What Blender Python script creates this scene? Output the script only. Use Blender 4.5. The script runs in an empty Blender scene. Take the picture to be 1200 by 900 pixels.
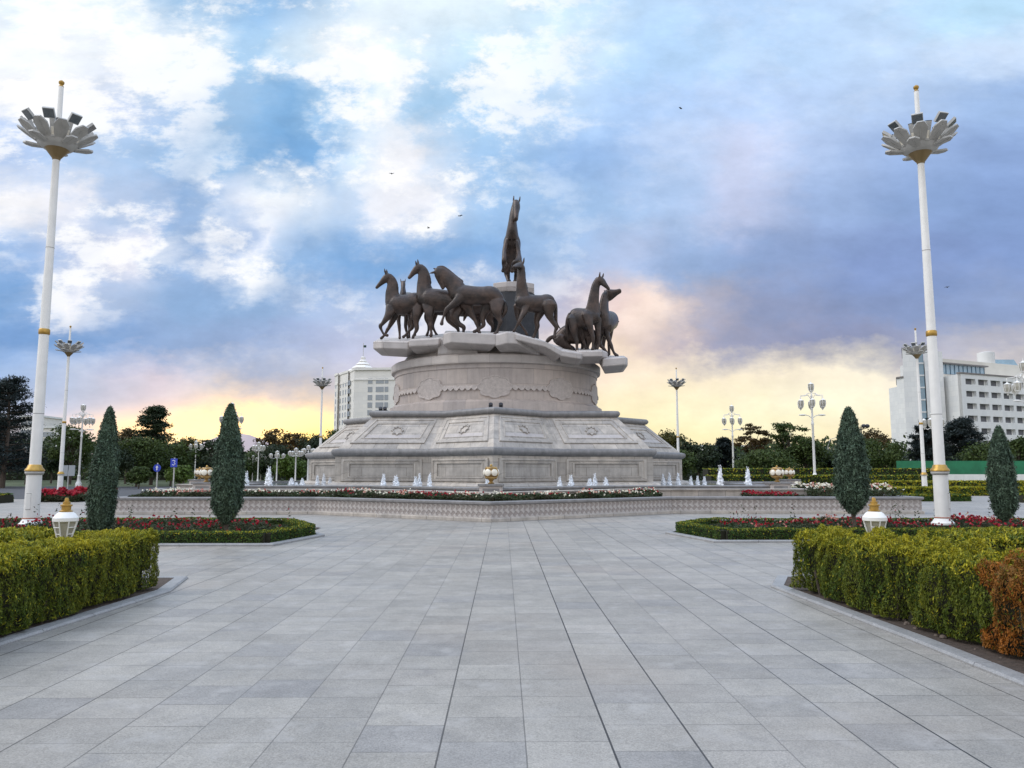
import bpy, bmesh, math, random
import numpy as np
from mathutils import Vector, Matrix
R = math.radians
random.seed(7)
SC = bpy.context.scene
COL = SC.collection

# ------------------------------------------------------------------ camera
PITCH, YAW, F, EYE = R(6.49), R(0.63), 905.0, 1.6
cam_d = bpy.data.cameras.new("camera")
cam_d.sensor_width = 36; cam_d.lens = 36*F/1200; cam_d.clip_end = 8000; cam_d.clip_start = .1
cam = bpy.data.objects.new("camera", cam_d); COL.objects.link(cam)
cam.location = (0, 0, EYE); cam.rotation_euler = (R(90)+PITCH, 0, -YAW)
SC.camera = cam
SC.render.resolution_x = 1024; SC.render.resolution_y = 768

def at(px, py, Y):
    """world point on the plane y = Y seen at photograph position px, py"""
    x = (px-600)/F; u = (450-py)/F
    d = (x, math.cos(PITCH)-u*math.sin(PITCH), math.sin(PITCH)+u*math.cos(PITCH))
    dx = d[0]*math.cos(YAW)+d[1]*math.sin(YAW); dy = d[1]*math.cos(YAW)-d[0]*math.sin(YAW)
    t = Y/dy
    return Vector((dx*t, Y, EYE+d[2]*t))
def gx(px, Y, py=560): return at(px, py, Y).x
def zat(py, Y): return at(600, py, Y).z

# ------------------------------------------------------------------ world
def sl(c):
    c = c/255.0
    return c/12.92 if c <= .04045 else ((c+.055)/1.055)**2.4
def srgb(r, g, b): return (sl(r), sl(g), sl(b), 1)

W = bpy.data.worlds.new("World"); SC.world = W; W.use_nodes = True
nt = W.node_tree; nt.nodes.clear()
def N(t, **k):
    n = nt.nodes.new(t)
    for a, v in k.items(): setattr(n, a, v)
    return n
def M(op, a, b=None, c=None, tree=None):
    tr = tree or nt
    n = tr.nodes.new('ShaderNodeMath'); n.operation = op
    for i, v in enumerate((a, b, c)):
        if v is None: continue
        if isinstance(v, (int, float)): n.inputs[i].default_value = v
        else: tr.links.new(v, n.inputs[i])
    return n.outputs[0]
def mixc(a, b, f, tree=None, blend='MIX'):
    tr = tree or nt
    n = tr.nodes.new('ShaderNodeMix'); n.data_type = 'RGBA'; n.blend_type = blend
    for s, v in ((0, f), (6, a), (7, b)):
        if isinstance(v, (int, float)): n.inputs[s].default_value = v
        elif isinstance(v, tuple): n.inputs[s].default_value = v
        else: tr.links.new(v, n.inputs[s])
    return n.outputs[2]
tc = N('ShaderNodeTexCoord'); sep = N('ShaderNodeSeparateXYZ'); nt.links.new(tc.outputs['Generated'], sep.inputs[0])
dx, dy, dz = sep.outputs
ya = M('MAXIMUM', M('ABSOLUTE', dy), .25)
v0 = M('DIVIDE', dz, ya)
az0 = M('ARCTAN2', dx, dy)
# cloud shapes: the colour field is bent by two noises living on the sky directions
cv = N('ShaderNodeCombineXYZ'); nt.links.new(az0, cv.inputs[0]); nt.links.new(M('MULTIPLY', v0, 1.5), cv.inputs[1])
def wnoise(scale, det, off, rough=.55):
    mp = N('ShaderNodeMapping'); mp.inputs['Location'].default_value = off
    nt.links.new(cv.outputs[0], mp.inputs[0])
    n = N('ShaderNodeTexNoise'); n.inputs['Scale'].default_value = scale; n.inputs['Detail'].default_value = det
    n.inputs['Roughness'].default_value = rough
    nt.links.new(mp.outputs[0], n.inputs['Vector'])
    return n
def add_warp(base, n, ch, amp):
    s = N('ShaderNodeSeparateColor'); nt.links.new(n.outputs['Color'], s.inputs[0])
    return M('ADD', base, M('MULTIPLY', M('SUBTRACT', s.outputs[ch], .5), amp))
n1 = wnoise(7, 7, (3.1, 1.7, 0), .6)
n2 = wnoise(24, 5, (9.1, 4.7, 2), .6)
low = N('ShaderNodeMapRange'); low.inputs['From Min'].default_value = .02; low.inputs['From Max'].default_value = .16
nt.links.new(v0, low.inputs[0])
az = add_warp(add_warp(az0, n1, 0, .12), n2, 0, .06)
vv = add_warp(add_warp(M('MULTIPLY', v0, 1), n1, 1, .0), n2, 1, .0)
wv = M('ADD', M('MULTIPLY', M('SUBTRACT', n1.outputs['Fac'], .5), .11), M('MULTIPLY', M('SUBTRACT', n2.outputs['Fac'], .5), .05))
vv = M('ADD', v0, M('MULTIPLY', wv, M('ADD', M('MULTIPLY', low.outputs[0], .85), .15)))
# rows: photograph height, then (x, r, g, b) along the row
SKY = [
 (0,  [(0,240,248,255),(120,235,245,254),(190,165,198,232),(300,140,182,228),(370,200,222,244),(430,238,248,255),(560,236,249,255),(650,205,232,252),(760,178,212,250),(900,165,202,248),(1050,170,205,248),(1200,165,214,250)]),
 (60, [(0,254,254,255),(130,248,251,255),(210,225,238,250),(280,168,205,240),(330,225,240,252),(400,252,253,253),(470,225,240,252),(560,202,230,252),(650,215,236,254),(780,166,206,250),(950,168,205,250),(1100,178,208,248),(1200,182,210,248)]),
 (120,[(0,252,252,254),(70,250,250,254),(120,215,222,244),(200,180,202,235),(250,160,195,232),(310,132,180,228),(390,180,212,244),(440,246,250,255),(490,158,200,238),(560,168,206,242),(650,185,214,248),(760,162,198,248),(900,170,200,248),(1050,162,194,242),(1200,130,172,232)]),
 (180,[(0,186,204,240),(100,178,203,238),(200,156,188,228),(260,146,184,226),(320,118,168,220),(370,122,172,224),(410,214,230,248),(470,252,248,248),(520,200,218,242),(580,148,190,236),(700,136,178,234),(800,178,202,244),(880,196,206,242),(980,150,182,236),(1080,122,160,222),(1200,108,150,218)]),
 (240,[(0,252,248,246),(60,250,246,248),(110,190,205,234),(200,146,178,222),(265,230,234,246),(300,254,254,254),(350,226,234,246),(400,196,214,240),(440,246,244,248),(500,248,246,250),(560,152,190,234),(700,146,184,232),(800,158,188,234),(880,182,192,230),(980,132,166,224),(1100,106,148,214),(1200,98,140,210)]),
 (300,[(0,160,188,232),(90,196,204,232),(150,246,240,246),(200,148,178,222),(260,180,196,228),(295,238,240,250),(330,150,184,228),(420,122,168,222),(550,116,164,220),(650,150,184,230),(740,172,190,230),(820,136,168,220),(920,122,152,210),(1050,102,136,206),(1200,98,138,210)]),
 (360,[(0,124,166,220),(70,240,238,244),(110,180,196,228),(200,142,174,218),(300,146,176,218),(400,176,192,226),(500,206,212,234),(600,164,184,222),(660,196,192,214),(710,238,210,202),(760,246,222,204),(820,180,178,200),(900,134,148,194),(1050,112,138,198),(1200,122,148,204)]),
 (400,[(0,118,158,214),(100,126,162,214),(200,150,174,216),(300,156,176,216),(400,188,194,224),(500,210,208,226),(650,222,206,208),(710,252,226,194),(780,222,202,196),(860,156,158,190),(1000,132,142,190),(1080,150,156,194),(1140,188,186,202),(1200,176,176,196)]),
 (440,[(0,156,182,224),(90,196,204,228),(190,228,216,226),(250,204,204,218),(300,176,184,210),(350,190,194,214),(430,208,202,216),(600,232,214,210),(720,248,228,200),(820,252,236,198),(930,250,236,204),(1050,248,238,208),(1120,232,218,202),(1200,228,216,206)]),
 (480,[(0,182,198,230),(100,204,208,228),(190,232,216,218),(250,250,226,194),(300,244,222,202),(400,244,222,188),(600,248,230,190),(760,252,240,188),(860,255,246,196),(950,255,249,206),(1050,252,242,206),(1200,250,240,206)]),
 (510,[(0,198,204,226),(100,214,208,218),(170,248,222,160),(220,255,250,205),(290,255,252,180),(350,255,248,120),(410,255,226,104),(600,250,226,140),(780,252,236,168),(900,255,242,182),(1050,252,234,176),(1200,248,232,180)]),
 (545,[(0,212,204,214),(120,224,206,206),(200,255,238,180),(290,255,224,140),(400,250,198,104),(600,244,208,132),(800,242,216,150),(1000,246,216,150),(1200,240,212,160)]),
]
REAR = [(222,226,236),(222,225,234),(222,224,232),(220,221,229),(218,218,225),(217,216,222),(216,214,219),(216,213,216),(216,212,213),(216,212,212),(216,211,210),(214,208,205),(208,202,198)]
def azpos(px): return .5+math.atan((px-590)/F)/(2*math.pi)
azn = M('ADD', M('MULTIPLY', az, 1/(2*math.pi)), .5)
cols = []; vs = []
for (py, row), rr in zip(SKY, REAR):
    u = (450-py)/F; vs.append(math.tan(PITCH+math.atan(u)))
    n = N('ShaderNodeValToRGB'); cr = n.color_ramp; cr.interpolation = 'EASE' if py < 400 else 'LINEAR'
    pts = [(.12, rr), (.30, rr)]+[(azpos(x), (r, g, b)) for x, r, g, b in row]+[(.72, rr), (.90, rr)]
    while len(cr.elements) > 1: cr.elements.remove(cr.elements[-1])
    cr.elements[0].position = pts[0][0]; cr.elements[0].color = srgb(*pts[0][1])
    for p, c in pts[1:]:
        e = cr.elements.new(p); e.color = srgb(*c)
    nt.links.new(azn, n.inputs[0]); cols.append(n.outputs[0])
cur = cols[-1]
for i in range(len(cols)-2, -1, -1):
    mr = N('ShaderNodeMapRange'); mr.interpolation_type = 'SMOOTHSTEP' if SKY[i][0] < 400 else 'LINEAR'
    mr.inputs['From Min'].default_value = vs[i+1]; mr.inputs['From Max'].default_value = vs[i]
    nt.links.new(vv, mr.inputs[0]); cur = mixc(cur, cols[i], mr.outputs[0])
# fine cloud texture
n3 = wnoise(13, 9, (1.3, 8.8, 5), .62)
det = N('ShaderNodeMapRange'); det.inputs['From Min'].default_value = .3; det.inputs['From Max'].default_value = .7
det.inputs['To Min'].default_value = .90; det.inputs['To Max'].default_value = 1.10
nt.links.new(n3.outputs['Fac'], det.inputs[0])
dm = N('ShaderNodeCombineColor')
for i in range(3): nt.links.new(det.outputs[0], dm.inputs[i])
cur = mixc(cur, dm.outputs[0], 1.0, blend='MULTIPLY')
# crisp edges where thin bright cloud breaks up
n4 = wnoise(8.5, 10, (6.3, 2.2, 9), .66)
k4 = N('ShaderNodeMapRange'); k4.interpolation_type = 'SMOOTHSTEP'; k4.inputs['From Min'].default_value = .46; k4.inputs['From Max'].default_value = .58
nt.links.new(n4.outputs['Fac'], k4.inputs[0])
bw = N('ShaderNodeRGBToBW'); nt.links.new(cur, bw.inputs[0])
a4 = N('ShaderNodeMapRange'); a4.inputs['From Min'].default_value = .42; a4.inputs['From Max'].default_value = .85; nt.links.new(bw.outputs[0], a4.inputs[0])
h4 = N('ShaderNodeMapRange'); h4.inputs['From Min'].default_value = .12; h4.inputs['From Max'].default_value = .25; nt.links.new(v0, h4.inputs[0])
z4 = N('ShaderNodeMapRange'); z4.interpolation_type = 'SMOOTHSTEP'; z4.inputs['From Min'].default_value = .22; z4.inputs['From Max'].default_value = -.02; nt.links.new(az0, z4.inputs[0])
am = M('MULTIPLY', M('MULTIPLY', M('MULTIPLY', a4.outputs[0], M('SUBTRACT', 1.35, a4.outputs[0])), h4.outputs[0]), M('ADD', M('MULTIPLY', z4.outputs[0], .85), .12))
up4 = mixc(cur, (1.0, 1.0, 1.0, 1), M('MULTIPLY', M('MULTIPLY', k4.outputs[0], am), 1.9))
cur = mixc(up4, (.36, .56, .86, 1), M('MULTIPLY', M('MULTIPLY', M('SUBTRACT', 1, k4.outputs[0]), am), .42))
# low sunset glow where the sun stands behind the thin cloud
ga = M('DIVIDE', M('SUBTRACT', az, math.atan((275-590)/F)), .15); gv = M('DIVIDE', M('SUBTRACT', vv, .058), .022)
gl = M('EXPONENT', M('MULTIPLY', M('ADD', M('MULTIPLY', ga, ga), M('MULTIPLY', gv, gv)), -1))
cur = mixc(cur, (2.3, 1.40, .48, 1), M('MULTIPLY', gl, .7))
hs = N('ShaderNodeHueSaturation'); sm_ = N('ShaderNodeMapRange'); sm_.inputs['From Min'].default_value = -.3; sm_.inputs['From Max'].default_value = .45
sm_.inputs['To Min'].default_value = .90; sm_.inputs['To Max'].default_value = .70; nt.links.new(az0, sm_.inputs[0])
hs.inputs['Hue'].default_value = .494; nt.links.new(sm_.outputs[0], hs.inputs['Saturation']); nt.links.new(cur, hs.inputs['Color']); cur = hs.outputs[0]
gm = N('ShaderNodeGamma'); gm.inputs[1].default_value = 1.16; nt.links.new(cur, gm.inputs[0]); cur = mixc((0, 0, 0, 1), gm.outputs[0], 1.0); cur = mixc(cur, (1.05, 1.05, 1.05, 1), 1.0, blend='MULTIPLY')
# zenith
mr = N('ShaderNodeMapRange'); mr.inputs['From Min'].default_value = .7; mr.inputs['From Max'].default_value = 2.4
nt.links.new(v0, mr.inputs[0]); cur = mixc(cur, srgb(196, 216, 246), mr.outputs[0])
sky = N('ShaderNodeTexSky'); sky.sky_type = 'NISHITA'; sky.sun_disc = False
SUN_AZ, SUN_EL = R(-88), R(44)
sky.sun_elevation = SUN_EL; sky.sun_rotation = SUN_AZ
bg1 = N('ShaderNodeBackground'); bg1.inputs[1].default_value = .05; nt.links.new(sky.outputs[0], bg1.inputs[0])
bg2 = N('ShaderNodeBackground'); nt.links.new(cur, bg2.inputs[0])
# extra sky strength added overhead and behind the camera to brighten the scene
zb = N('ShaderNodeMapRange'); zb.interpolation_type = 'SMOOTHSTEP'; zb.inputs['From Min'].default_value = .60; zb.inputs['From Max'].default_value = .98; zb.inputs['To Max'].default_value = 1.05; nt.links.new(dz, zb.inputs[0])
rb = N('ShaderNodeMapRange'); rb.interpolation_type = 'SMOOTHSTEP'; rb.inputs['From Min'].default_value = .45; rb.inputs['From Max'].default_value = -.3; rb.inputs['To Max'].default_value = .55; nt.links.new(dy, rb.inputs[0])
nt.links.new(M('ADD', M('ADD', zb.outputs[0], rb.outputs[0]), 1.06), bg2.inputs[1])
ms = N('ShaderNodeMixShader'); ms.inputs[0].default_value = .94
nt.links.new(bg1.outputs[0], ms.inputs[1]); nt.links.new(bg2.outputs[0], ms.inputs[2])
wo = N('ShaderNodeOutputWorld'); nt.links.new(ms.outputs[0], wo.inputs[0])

sd = bpy.data.lights.new("sun", 'SUN'); sd.energy = 1.45; sd.angle = R(38); sd.color = (1, .93, .84)
so = bpy.data.objects.new("sun", sd); COL.objects.link(so)
sv = Vector((math.sin(SUN_AZ)*math.cos(SUN_EL), math.cos(SUN_AZ)*math.cos(SUN_EL), math.sin(SUN_EL)))
so.rotation_euler = sv.to_track_quat('Z', 'Y').to_euler(); so.location = sv*200
SC.view_settings.view_transform = 'Standard'; SC.view_settings.look = 'None'
SC.view_settings.exposure = 0; SC.view_settings.gamma = 1

# ------------------------------------------------------------------ materials
MATS = {}
def mat(name, col, rough=.6, metal=0, spec=.5, noise=0, nscale=4, col2=None, bump=0, bscale=30, joints=None, streak=0, speck=0, trans=0, isl=0, coat=0):
    """procedural material; joints=(w,h,gap) draws slab joints in UV metres"""
    if name in MATS: return MATS[name]
    m = bpy.data.materials.new(name); m.use_nodes = True; t = m.node_tree
    b = t.nodes['Principled BSDF']; out = t.nodes['Material Output']
    b.inputs['Roughness'].default_value = rough; b.inputs['Metallic'].default_value = metal
    b.inputs['Specular IOR Level'].default_value = spec
    c4 = tuple(col)+(1,); c = c4
    co = t.nodes.new('ShaderNodeTexCoord')
    src = co.outputs['Object']
    def noi(s, d=4, r=.6, v=None):
        n = t.nodes.new('ShaderNodeTexNoise'); n.inputs['Scale'].default_value = s; n.inputs['Detail'].default_value = d
        n.inputs['Roughness'].default_value = r; t.links.new(v or src, n.inputs['Vector']); return n
    def rng(o, a, bb, lo=0, hi=1):
        n = t.nodes.new('ShaderNodeMapRange'); n.inputs['From Min'].default_value = a; n.inputs['From Max'].default_value = bb
        n.inputs['To Min'].default_value = lo; n.inputs['To Max'].default_value = hi; t.links.new(o, n.inputs[0]); return n.outputs[0]
    if col2 is not None:
        c = mixc(c4, tuple(col2)+(1,), rng(noi(nscale).outputs['Fac'], .38, .62), t)
    if isl:
        g = t.nodes.new('ShaderNodeNewGeometry')
        v = rng(g.outputs['Random Per Island'], 0, 1, 1-isl, 1+isl)
        cc = t.nodes.new('ShaderNodeCombineColor')
        for i in range(3): t.links.new(v, cc.inputs[i])
        c = mixc(c, cc.outputs[0], 1.0, t, 'MULTIPLY')
    if noise:
        v = rng(noi(nscale*2.3, 6).outputs['Fac'], .3, .7, 1-noise, 1+noise)
        cc = t.nodes.new('ShaderNodeCombineColor')
        for i in range(3): t.links.new(v, cc.inputs[i])
        c = mixc(c, cc.outputs[0], 1.0, t, 'MULTIPLY')
    if speck:
        v = rng(noi(60, 2, .8).outputs['Fac'], .35, .65, 1-speck, 1+speck)
        cc = t.nodes.new('ShaderNodeCombineColor')
        for i in range(3): t.links.new(v, cc.inputs[i])
        c = mixc(c, cc.outputs[0], 1.0, t, 'MULTIPLY')
    if streak:
        mp = t.nodes.new('ShaderNodeMapping'); mp.inputs['Scale'].default_value = (2.2, 2.2, .16); t.links.new(src, mp.inputs[0])
        v = rng(noi(2.2, 5, .65, mp.outputs[0]).outputs['Fac'], .42, .68, 1, 1-streak)
        cc = t.nodes.new('ShaderNodeCombineColor')
        for i in range(3): t.links.new(v, cc.inputs[i])
        c = mixc(c, cc.outputs[0], 1.0, t, 'MULTIPLY')
    hj = None
    if joints:
        w, h, gap, jc = (joints+(1,))[:4]
        br = t.nodes.new('ShaderNodeTexBrick'); br.offset = .5; br.squash = 1
        br.inputs['Scale'].default_value = 1; br.inputs['Brick Width'].default_value = w; br.inputs['Row Height'].default_value = h
        br.inputs['Mortar Size'].default_value = gap; br.inputs['Mortar Smooth'].default_value = .1
        br.inputs['Color1'].default_value = (1-.14*jc, 1-.14*jc, 1-.12*jc, 1); br.inputs['Color2'].default_value = (1+.1*jc, 1+.07*jc, 1+.04*jc, 1)
        br.inputs['Mortar'].default_value = (1-.5*jc, 1-.52*jc, 1-.53*jc, 1); br.inputs['Bias'].default_value = 0
        t.links.new(co.outputs['UV'], br.inputs['Vector'])
        c = mixc(c, br.outputs['Color'], 1.0, t, 'MULTIPLY'); hj = br.outputs['Fac']
    if isinstance(c, tuple): b.inputs['Base Color'].default_value = c
    else: t.links.new(c, b.inputs['Base Color'])
    if bump:
        bp = t.nodes.new('ShaderNodeBump'); bp.inputs['Strength'].default_value = bump; bp.inputs['Distance'].default_value = .02
        t.links.new(noi(bscale, 4).outputs['Fac'], bp.inputs['Height']); t.links.new(bp.outputs[0], b.inputs['Normal'])
    if coat: b.inputs['Coat Weight'].default_value = coat
    if trans:
        tr = t.nodes.new('ShaderNodeBsdfTranslucent'); mx = t.nodes.new('ShaderNodeMixShader'); mx.inputs[0].default_value = trans
        if isinstance(c, tuple): tr.inputs[0].default_value = c
        else: t.links.new(c, tr.inputs[0])
        t.links.new(b.outputs[0], mx.inputs[1]); t.links.new(tr.outputs[0], mx.inputs[2]); t.links.new(mx.outputs[0], out.inputs[0])
    MATS[name] = m; return m

STONE = mat('granite_beige', (.44, .40, .350), .55, noise=.2, nscale=.9, joints=(1.15, .6, .012), streak=.22, speck=.10, bump=.12, bscale=40)
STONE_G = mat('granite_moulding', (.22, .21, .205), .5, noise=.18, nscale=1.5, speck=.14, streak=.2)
STONE_L = mat('granite_pale', (.50, .455, .42), .55, noise=.14, nscale=.7, joints=(1.6, 1.3, .006), speck=.08, bump=.15, bscale=12)
STONE_D = mat('granite_dark', (.030, .030, .032), .85, noise=.2, nscale=1.2, speck=.15, bump=.3, bscale=8)
BRONZE = mat('bronze', (.070, .046, .036), .38, metal=.4, col2=(.036, .028, .025), nscale=1.6, noise=.3, bump=.7, bscale=7)
WHITE = mat('white_paint', (.80, .78, .74), .5, noise=.05, nscale=1.5, streak=.08)
GOLD = mat('gold_paint', (.42, .25, .055), .35, metal=.55, noise=.15, nscale=6)
BLACK = mat('black_metal', (.03, .03, .035), .4)
FLOOD = mat('floodlight_glass', (.10, .115, .125), .12, spec=.8, noise=.2, nscale=9)
GREYMET = mat('petal_grey', (.44, .43, .405), .45, noise=.12, nscale=3)
MILK = mat('milk_glass', (.80, .74, .62), .22, noise=.05, nscale=4)
PANE = mat('lantern_pane', (.36, .34, .28), .15, spec=.7, noise=.12, nscale=8)
SOIL = mat('soil', (.07, .05, .038), .95, noise=.35, nscale=9, bump=.8, bscale=18)
KERB = mat('kerb_granite', (.27, .265, .26), .6, noise=.14, nscale=2.4, speck=.16, bump=.15, bscale=60)
BARK = mat('bark', (.085, .065, .05), .9, noise=.3, nscale=6, bump=.5, bscale=20)
WATER = mat('fountain_water', (.10, .14, .16), .08, spec=.8, bump=.5, bscale=3)

# ------------------------------------------------------------------ object helpers
def tag(o, label=None, cat=None, group=None, kind=None):
    if label: o['label'] = label
    if cat: o['category'] = cat
    if group: o['group'] = group
    if kind: o['kind'] = kind
    return o
def empty(name, loc, rz=0):
    o = bpy.data.objects.new(name, None); o.location = loc; o.rotation_euler = (0, 0, rz); o.empty_display_size = .2
    COL.objects.link(o); return o
def link(name, me, parent=None):
    o = bpy.data.objects.new(name, me); COL.objects.link(o)
    if parent is not None: o.parent = parent
    return o
def copy_tree(o, parent=None):
    c = o.copy(); COL.objects.link(c); c.parent = parent
    for ch in [x for x in bpy.data.objects if x.parent is o]: copy_tree(ch, c)
    return c

class MB:
    """collects primitives with material slots, builds ONE mesh"""
    def __init__(s): s.v = []; s.f = []; s.m = []; s.uv = []; s.sm = []; s.mats = []
    def slot(s, m):
        if m not in s.mats: s.mats.append(m)
        return s.mats.index(m)
    def add(s, vs, fs, m, uvs=None, smooth=False):
        b = len(s.v); k = s.slot(m)
        s.v.extend([tuple(x) for x in vs])
        for i, f in enumerate(fs):
            s.f.append([b+j for j in f]); s.m.append(k); s.sm.append(smooth)
            s.uv.append(uvs[i] if uvs else None)
    def box(s, x0, x1, y0, y1, z0, z1, m, mtx=None, taper=1.0):
        cx, cy = (x0+x1)/2, (y0+y1)/2
        vs = []
        for z, k in ((z0, 1.0), (z1, taper)):
            for x, y in ((x0, y0), (x1, y0), (x1, y1), (x0, y1)):
                vs.append(Vector((cx+(x-cx)*k, cy+(y-cy)*k, z)))
        if mtx: vs = [mtx @ v for v in vs]
        fs = [(0, 3, 2, 1), (4, 5, 6, 7), (0, 1, 5, 4), (1, 2, 6, 5), (2, 3, 7, 6), (3, 0, 4, 7)]
        w, d, h = x1-x0, y1-y0, z1-z0
        dims = [(w, d), (w, d), (w, h), (d, h), (w, h), (d, h)]
        uv = [[(0, 0), (a, 0), (a, b_), (0, b_)] for a, b_ in dims]
        s.add(vs, fs, m, uv)
    def lathe(s, prof, m, seg=16, c=(0, 0, 0), smooth=True, mtx=None):
        vs = []; fs = []
        for r, z in prof:
            for i in range(seg):
                a = 2*math.pi*i/seg; vs.append(Vector((c[0]+r*math.cos(a), c[1]+r*math.sin(a), c[2]+z)))
        if mtx: vs = [mtx @ v for v in vs]
        for k in range(len(prof)-1):
            for i in range(seg):
                j = (i+1) % seg; fs.append((k*seg+i, k*seg+j, (k+1)*seg+j, (k+1)*seg+i))
        fs.append(tuple(range(seg-1, -1, -1))); n = (len(prof)-1)*seg; fs.append(tuple(range(n, n+seg)))
        s.add(vs, fs, m, None, smooth)
    def tube(s, pts, rad, m, seg=8, smooth=True):
        pts = [Vector(p) for p in pts]; n = len(pts)
        if not hasattr(rad, '__len__'): rad = [rad]*n
        vs = []; fs = []; pn = None
        for i, p in enumerate(pts):
            t = (pts[min(i+1, n-1)]-pts[max(i-1, 0)]).normalized()
            a = pn if pn is not None else (Vector((0, 0, 1)) if abs(t.z) < .9 else Vector((1, 0, 0)))
            a = (a-t*a.dot(t)).normalized(); pn = a; b = t.cross(a)
            for k in range(seg):
                w = 2*math.pi*k/seg; vs.append(p+(a*math.cos(w)+b*math.sin(w))*rad[i])
        for i in range(n-1):
            for k in range(seg):
                j = (k+1) % seg; fs.append((i*seg+k, i*seg+j, (i+1)*seg+j, (i+1)*seg+k))
        fs.append(tuple(range(seg-1, -1, -1))); fs.append(tuple(range((n-1)*seg, n*seg)))
        s.add(vs, fs, m, None, smooth)
    def loop_loft(s, loops, m, closed_top=False, closed_bot=False, smooth=False, close=True):
        """loops: list of equal-length 3D point loops; UV u=perimeter, v=height along"""
        n = len(loops[0]); vs = [p for L in loops for p in L]; fs = []; uv = []
        L0 = [Vector(p) for p in loops[0]]; per = [0]
        for i in range(n): per.append(per[-1]+(L0[(i+1) % n]-L0[i]).length)
        hh = [0]
        for k in range(1, len(loops)): hh.append(hh[-1]+(Vector(loops[k][0])-Vector(loops[k-1][0])).length)
        for k in range(len(loops)-1):
            for i in range(n if close else n-1):
                j = (i+1) % n
                fs.append((k*n+i, k*n+j, (k+1)*n+j, (k+1)*n+i))
                uv.append([(per[i], hh[k]), (per[i+1], hh[k]), (per[i+1], hh[k+1]), (per[i], hh[k+1])])
        if closed_top:
            fs.append(tuple(range((len(loops)-1)*n, len(loops)*n))); uv.append([(p[0], p[1]) for p in loops[-1]])
        if closed_bot:
            fs.append(tuple(range(n-1, -1, -1))); uv.append([(p[0], p[1]) for p in reversed(loops[0])])
        s.add(vs, fs, m, uv, smooth)
    def mesh(s, name):
        me = bpy.data.meshes.new(name); me.from_pydata(s.v, [], s.f)
        for m in s.mats: me.materials.append(m)
        me.polygons.foreach_set('material_index', s.m); me.polygons.foreach_set('use_smooth', s.sm)
        if any(u for u in s.uv):
            ul = me.uv_layers.new(name='uv'); k = 0
            for f, u in zip(s.f, s.uv):
                for i in range(len(f)):
                    if u: ul.data[k].uv = u[i]
                    k += 1
        if any(s.sm): me.set_sharp_from_angle(angle=R(42))
        me.update(); return me
    def build(s, name, parent=None, bevel=0):
        o = link(name, s.mesh(name), parent)
        if bevel:
            b = o.modifiers.new('b', 'BEVEL'); b.width = bevel; b.segments = 2; b.limit_method = 'ANGLE'; b.angle_limit = R(35)
        return o

def quads_mesh(name, C, A, B, mats, midx=None, shape='rhomb'):
    """one small leaf per row: centre C, half axes A, B"""
    n = len(C)
    if shape == 'rhomb': P = np.stack([C-A, C+B*.8-A*.1, C+A, C-B*.8-A*.1], 1)
    else: P = np.stack([C-A-B, C+A-B, C+A+B, C-A+B], 1)
    me = bpy.data.meshes.new(name)
    me.vertices.add(4*n); me.vertices.foreach_set('co', P.astype(np.float32).ravel())
    me.loops.add(4*n); me.loops.foreach_set('vertex_index', np.arange(4*n, dtype=np.int32))
    me.polygons.add(n); me.polygons.foreach_set('loop_start', np.arange(0, 4*n, 4, dtype=np.int32))
    if not isinstance(mats, (list, tuple)): mats = [mats]
    for m in mats: me.materials.append(m)
    if midx is not None: me.polygons.foreach_set('material_index', np.asarray(midx, dtype=np.int32))
    me.update(calc_edges=True); return me
def unit(v): return v/np.maximum(np.linalg.norm(v, axis=1, keepdims=True), 1e-9)
def leaf_axes(rng, nrm, size, aspect, up=0.0, jit=.9):
    """leaf planes facing roughly along nrm; long axis tends to point up/outwards"""
    n = len(nrm)
    nn = unit(nrm+rng.normal(0, jit, (n, 3)))
    a = unit(rng.normal(0, 1, (n, 3))+np.array([0, 0, up]))
    a = unit(a-nn*(a*nn).sum(1, keepdims=True)); b = np.cross(nn, a)
    s = (size*rng.uniform(.6, 1.3, n))[:, None]
    return a*s, b*s*aspect
def join_arrays(parts): return [np.concatenate(x) for x in zip(*parts)]
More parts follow.
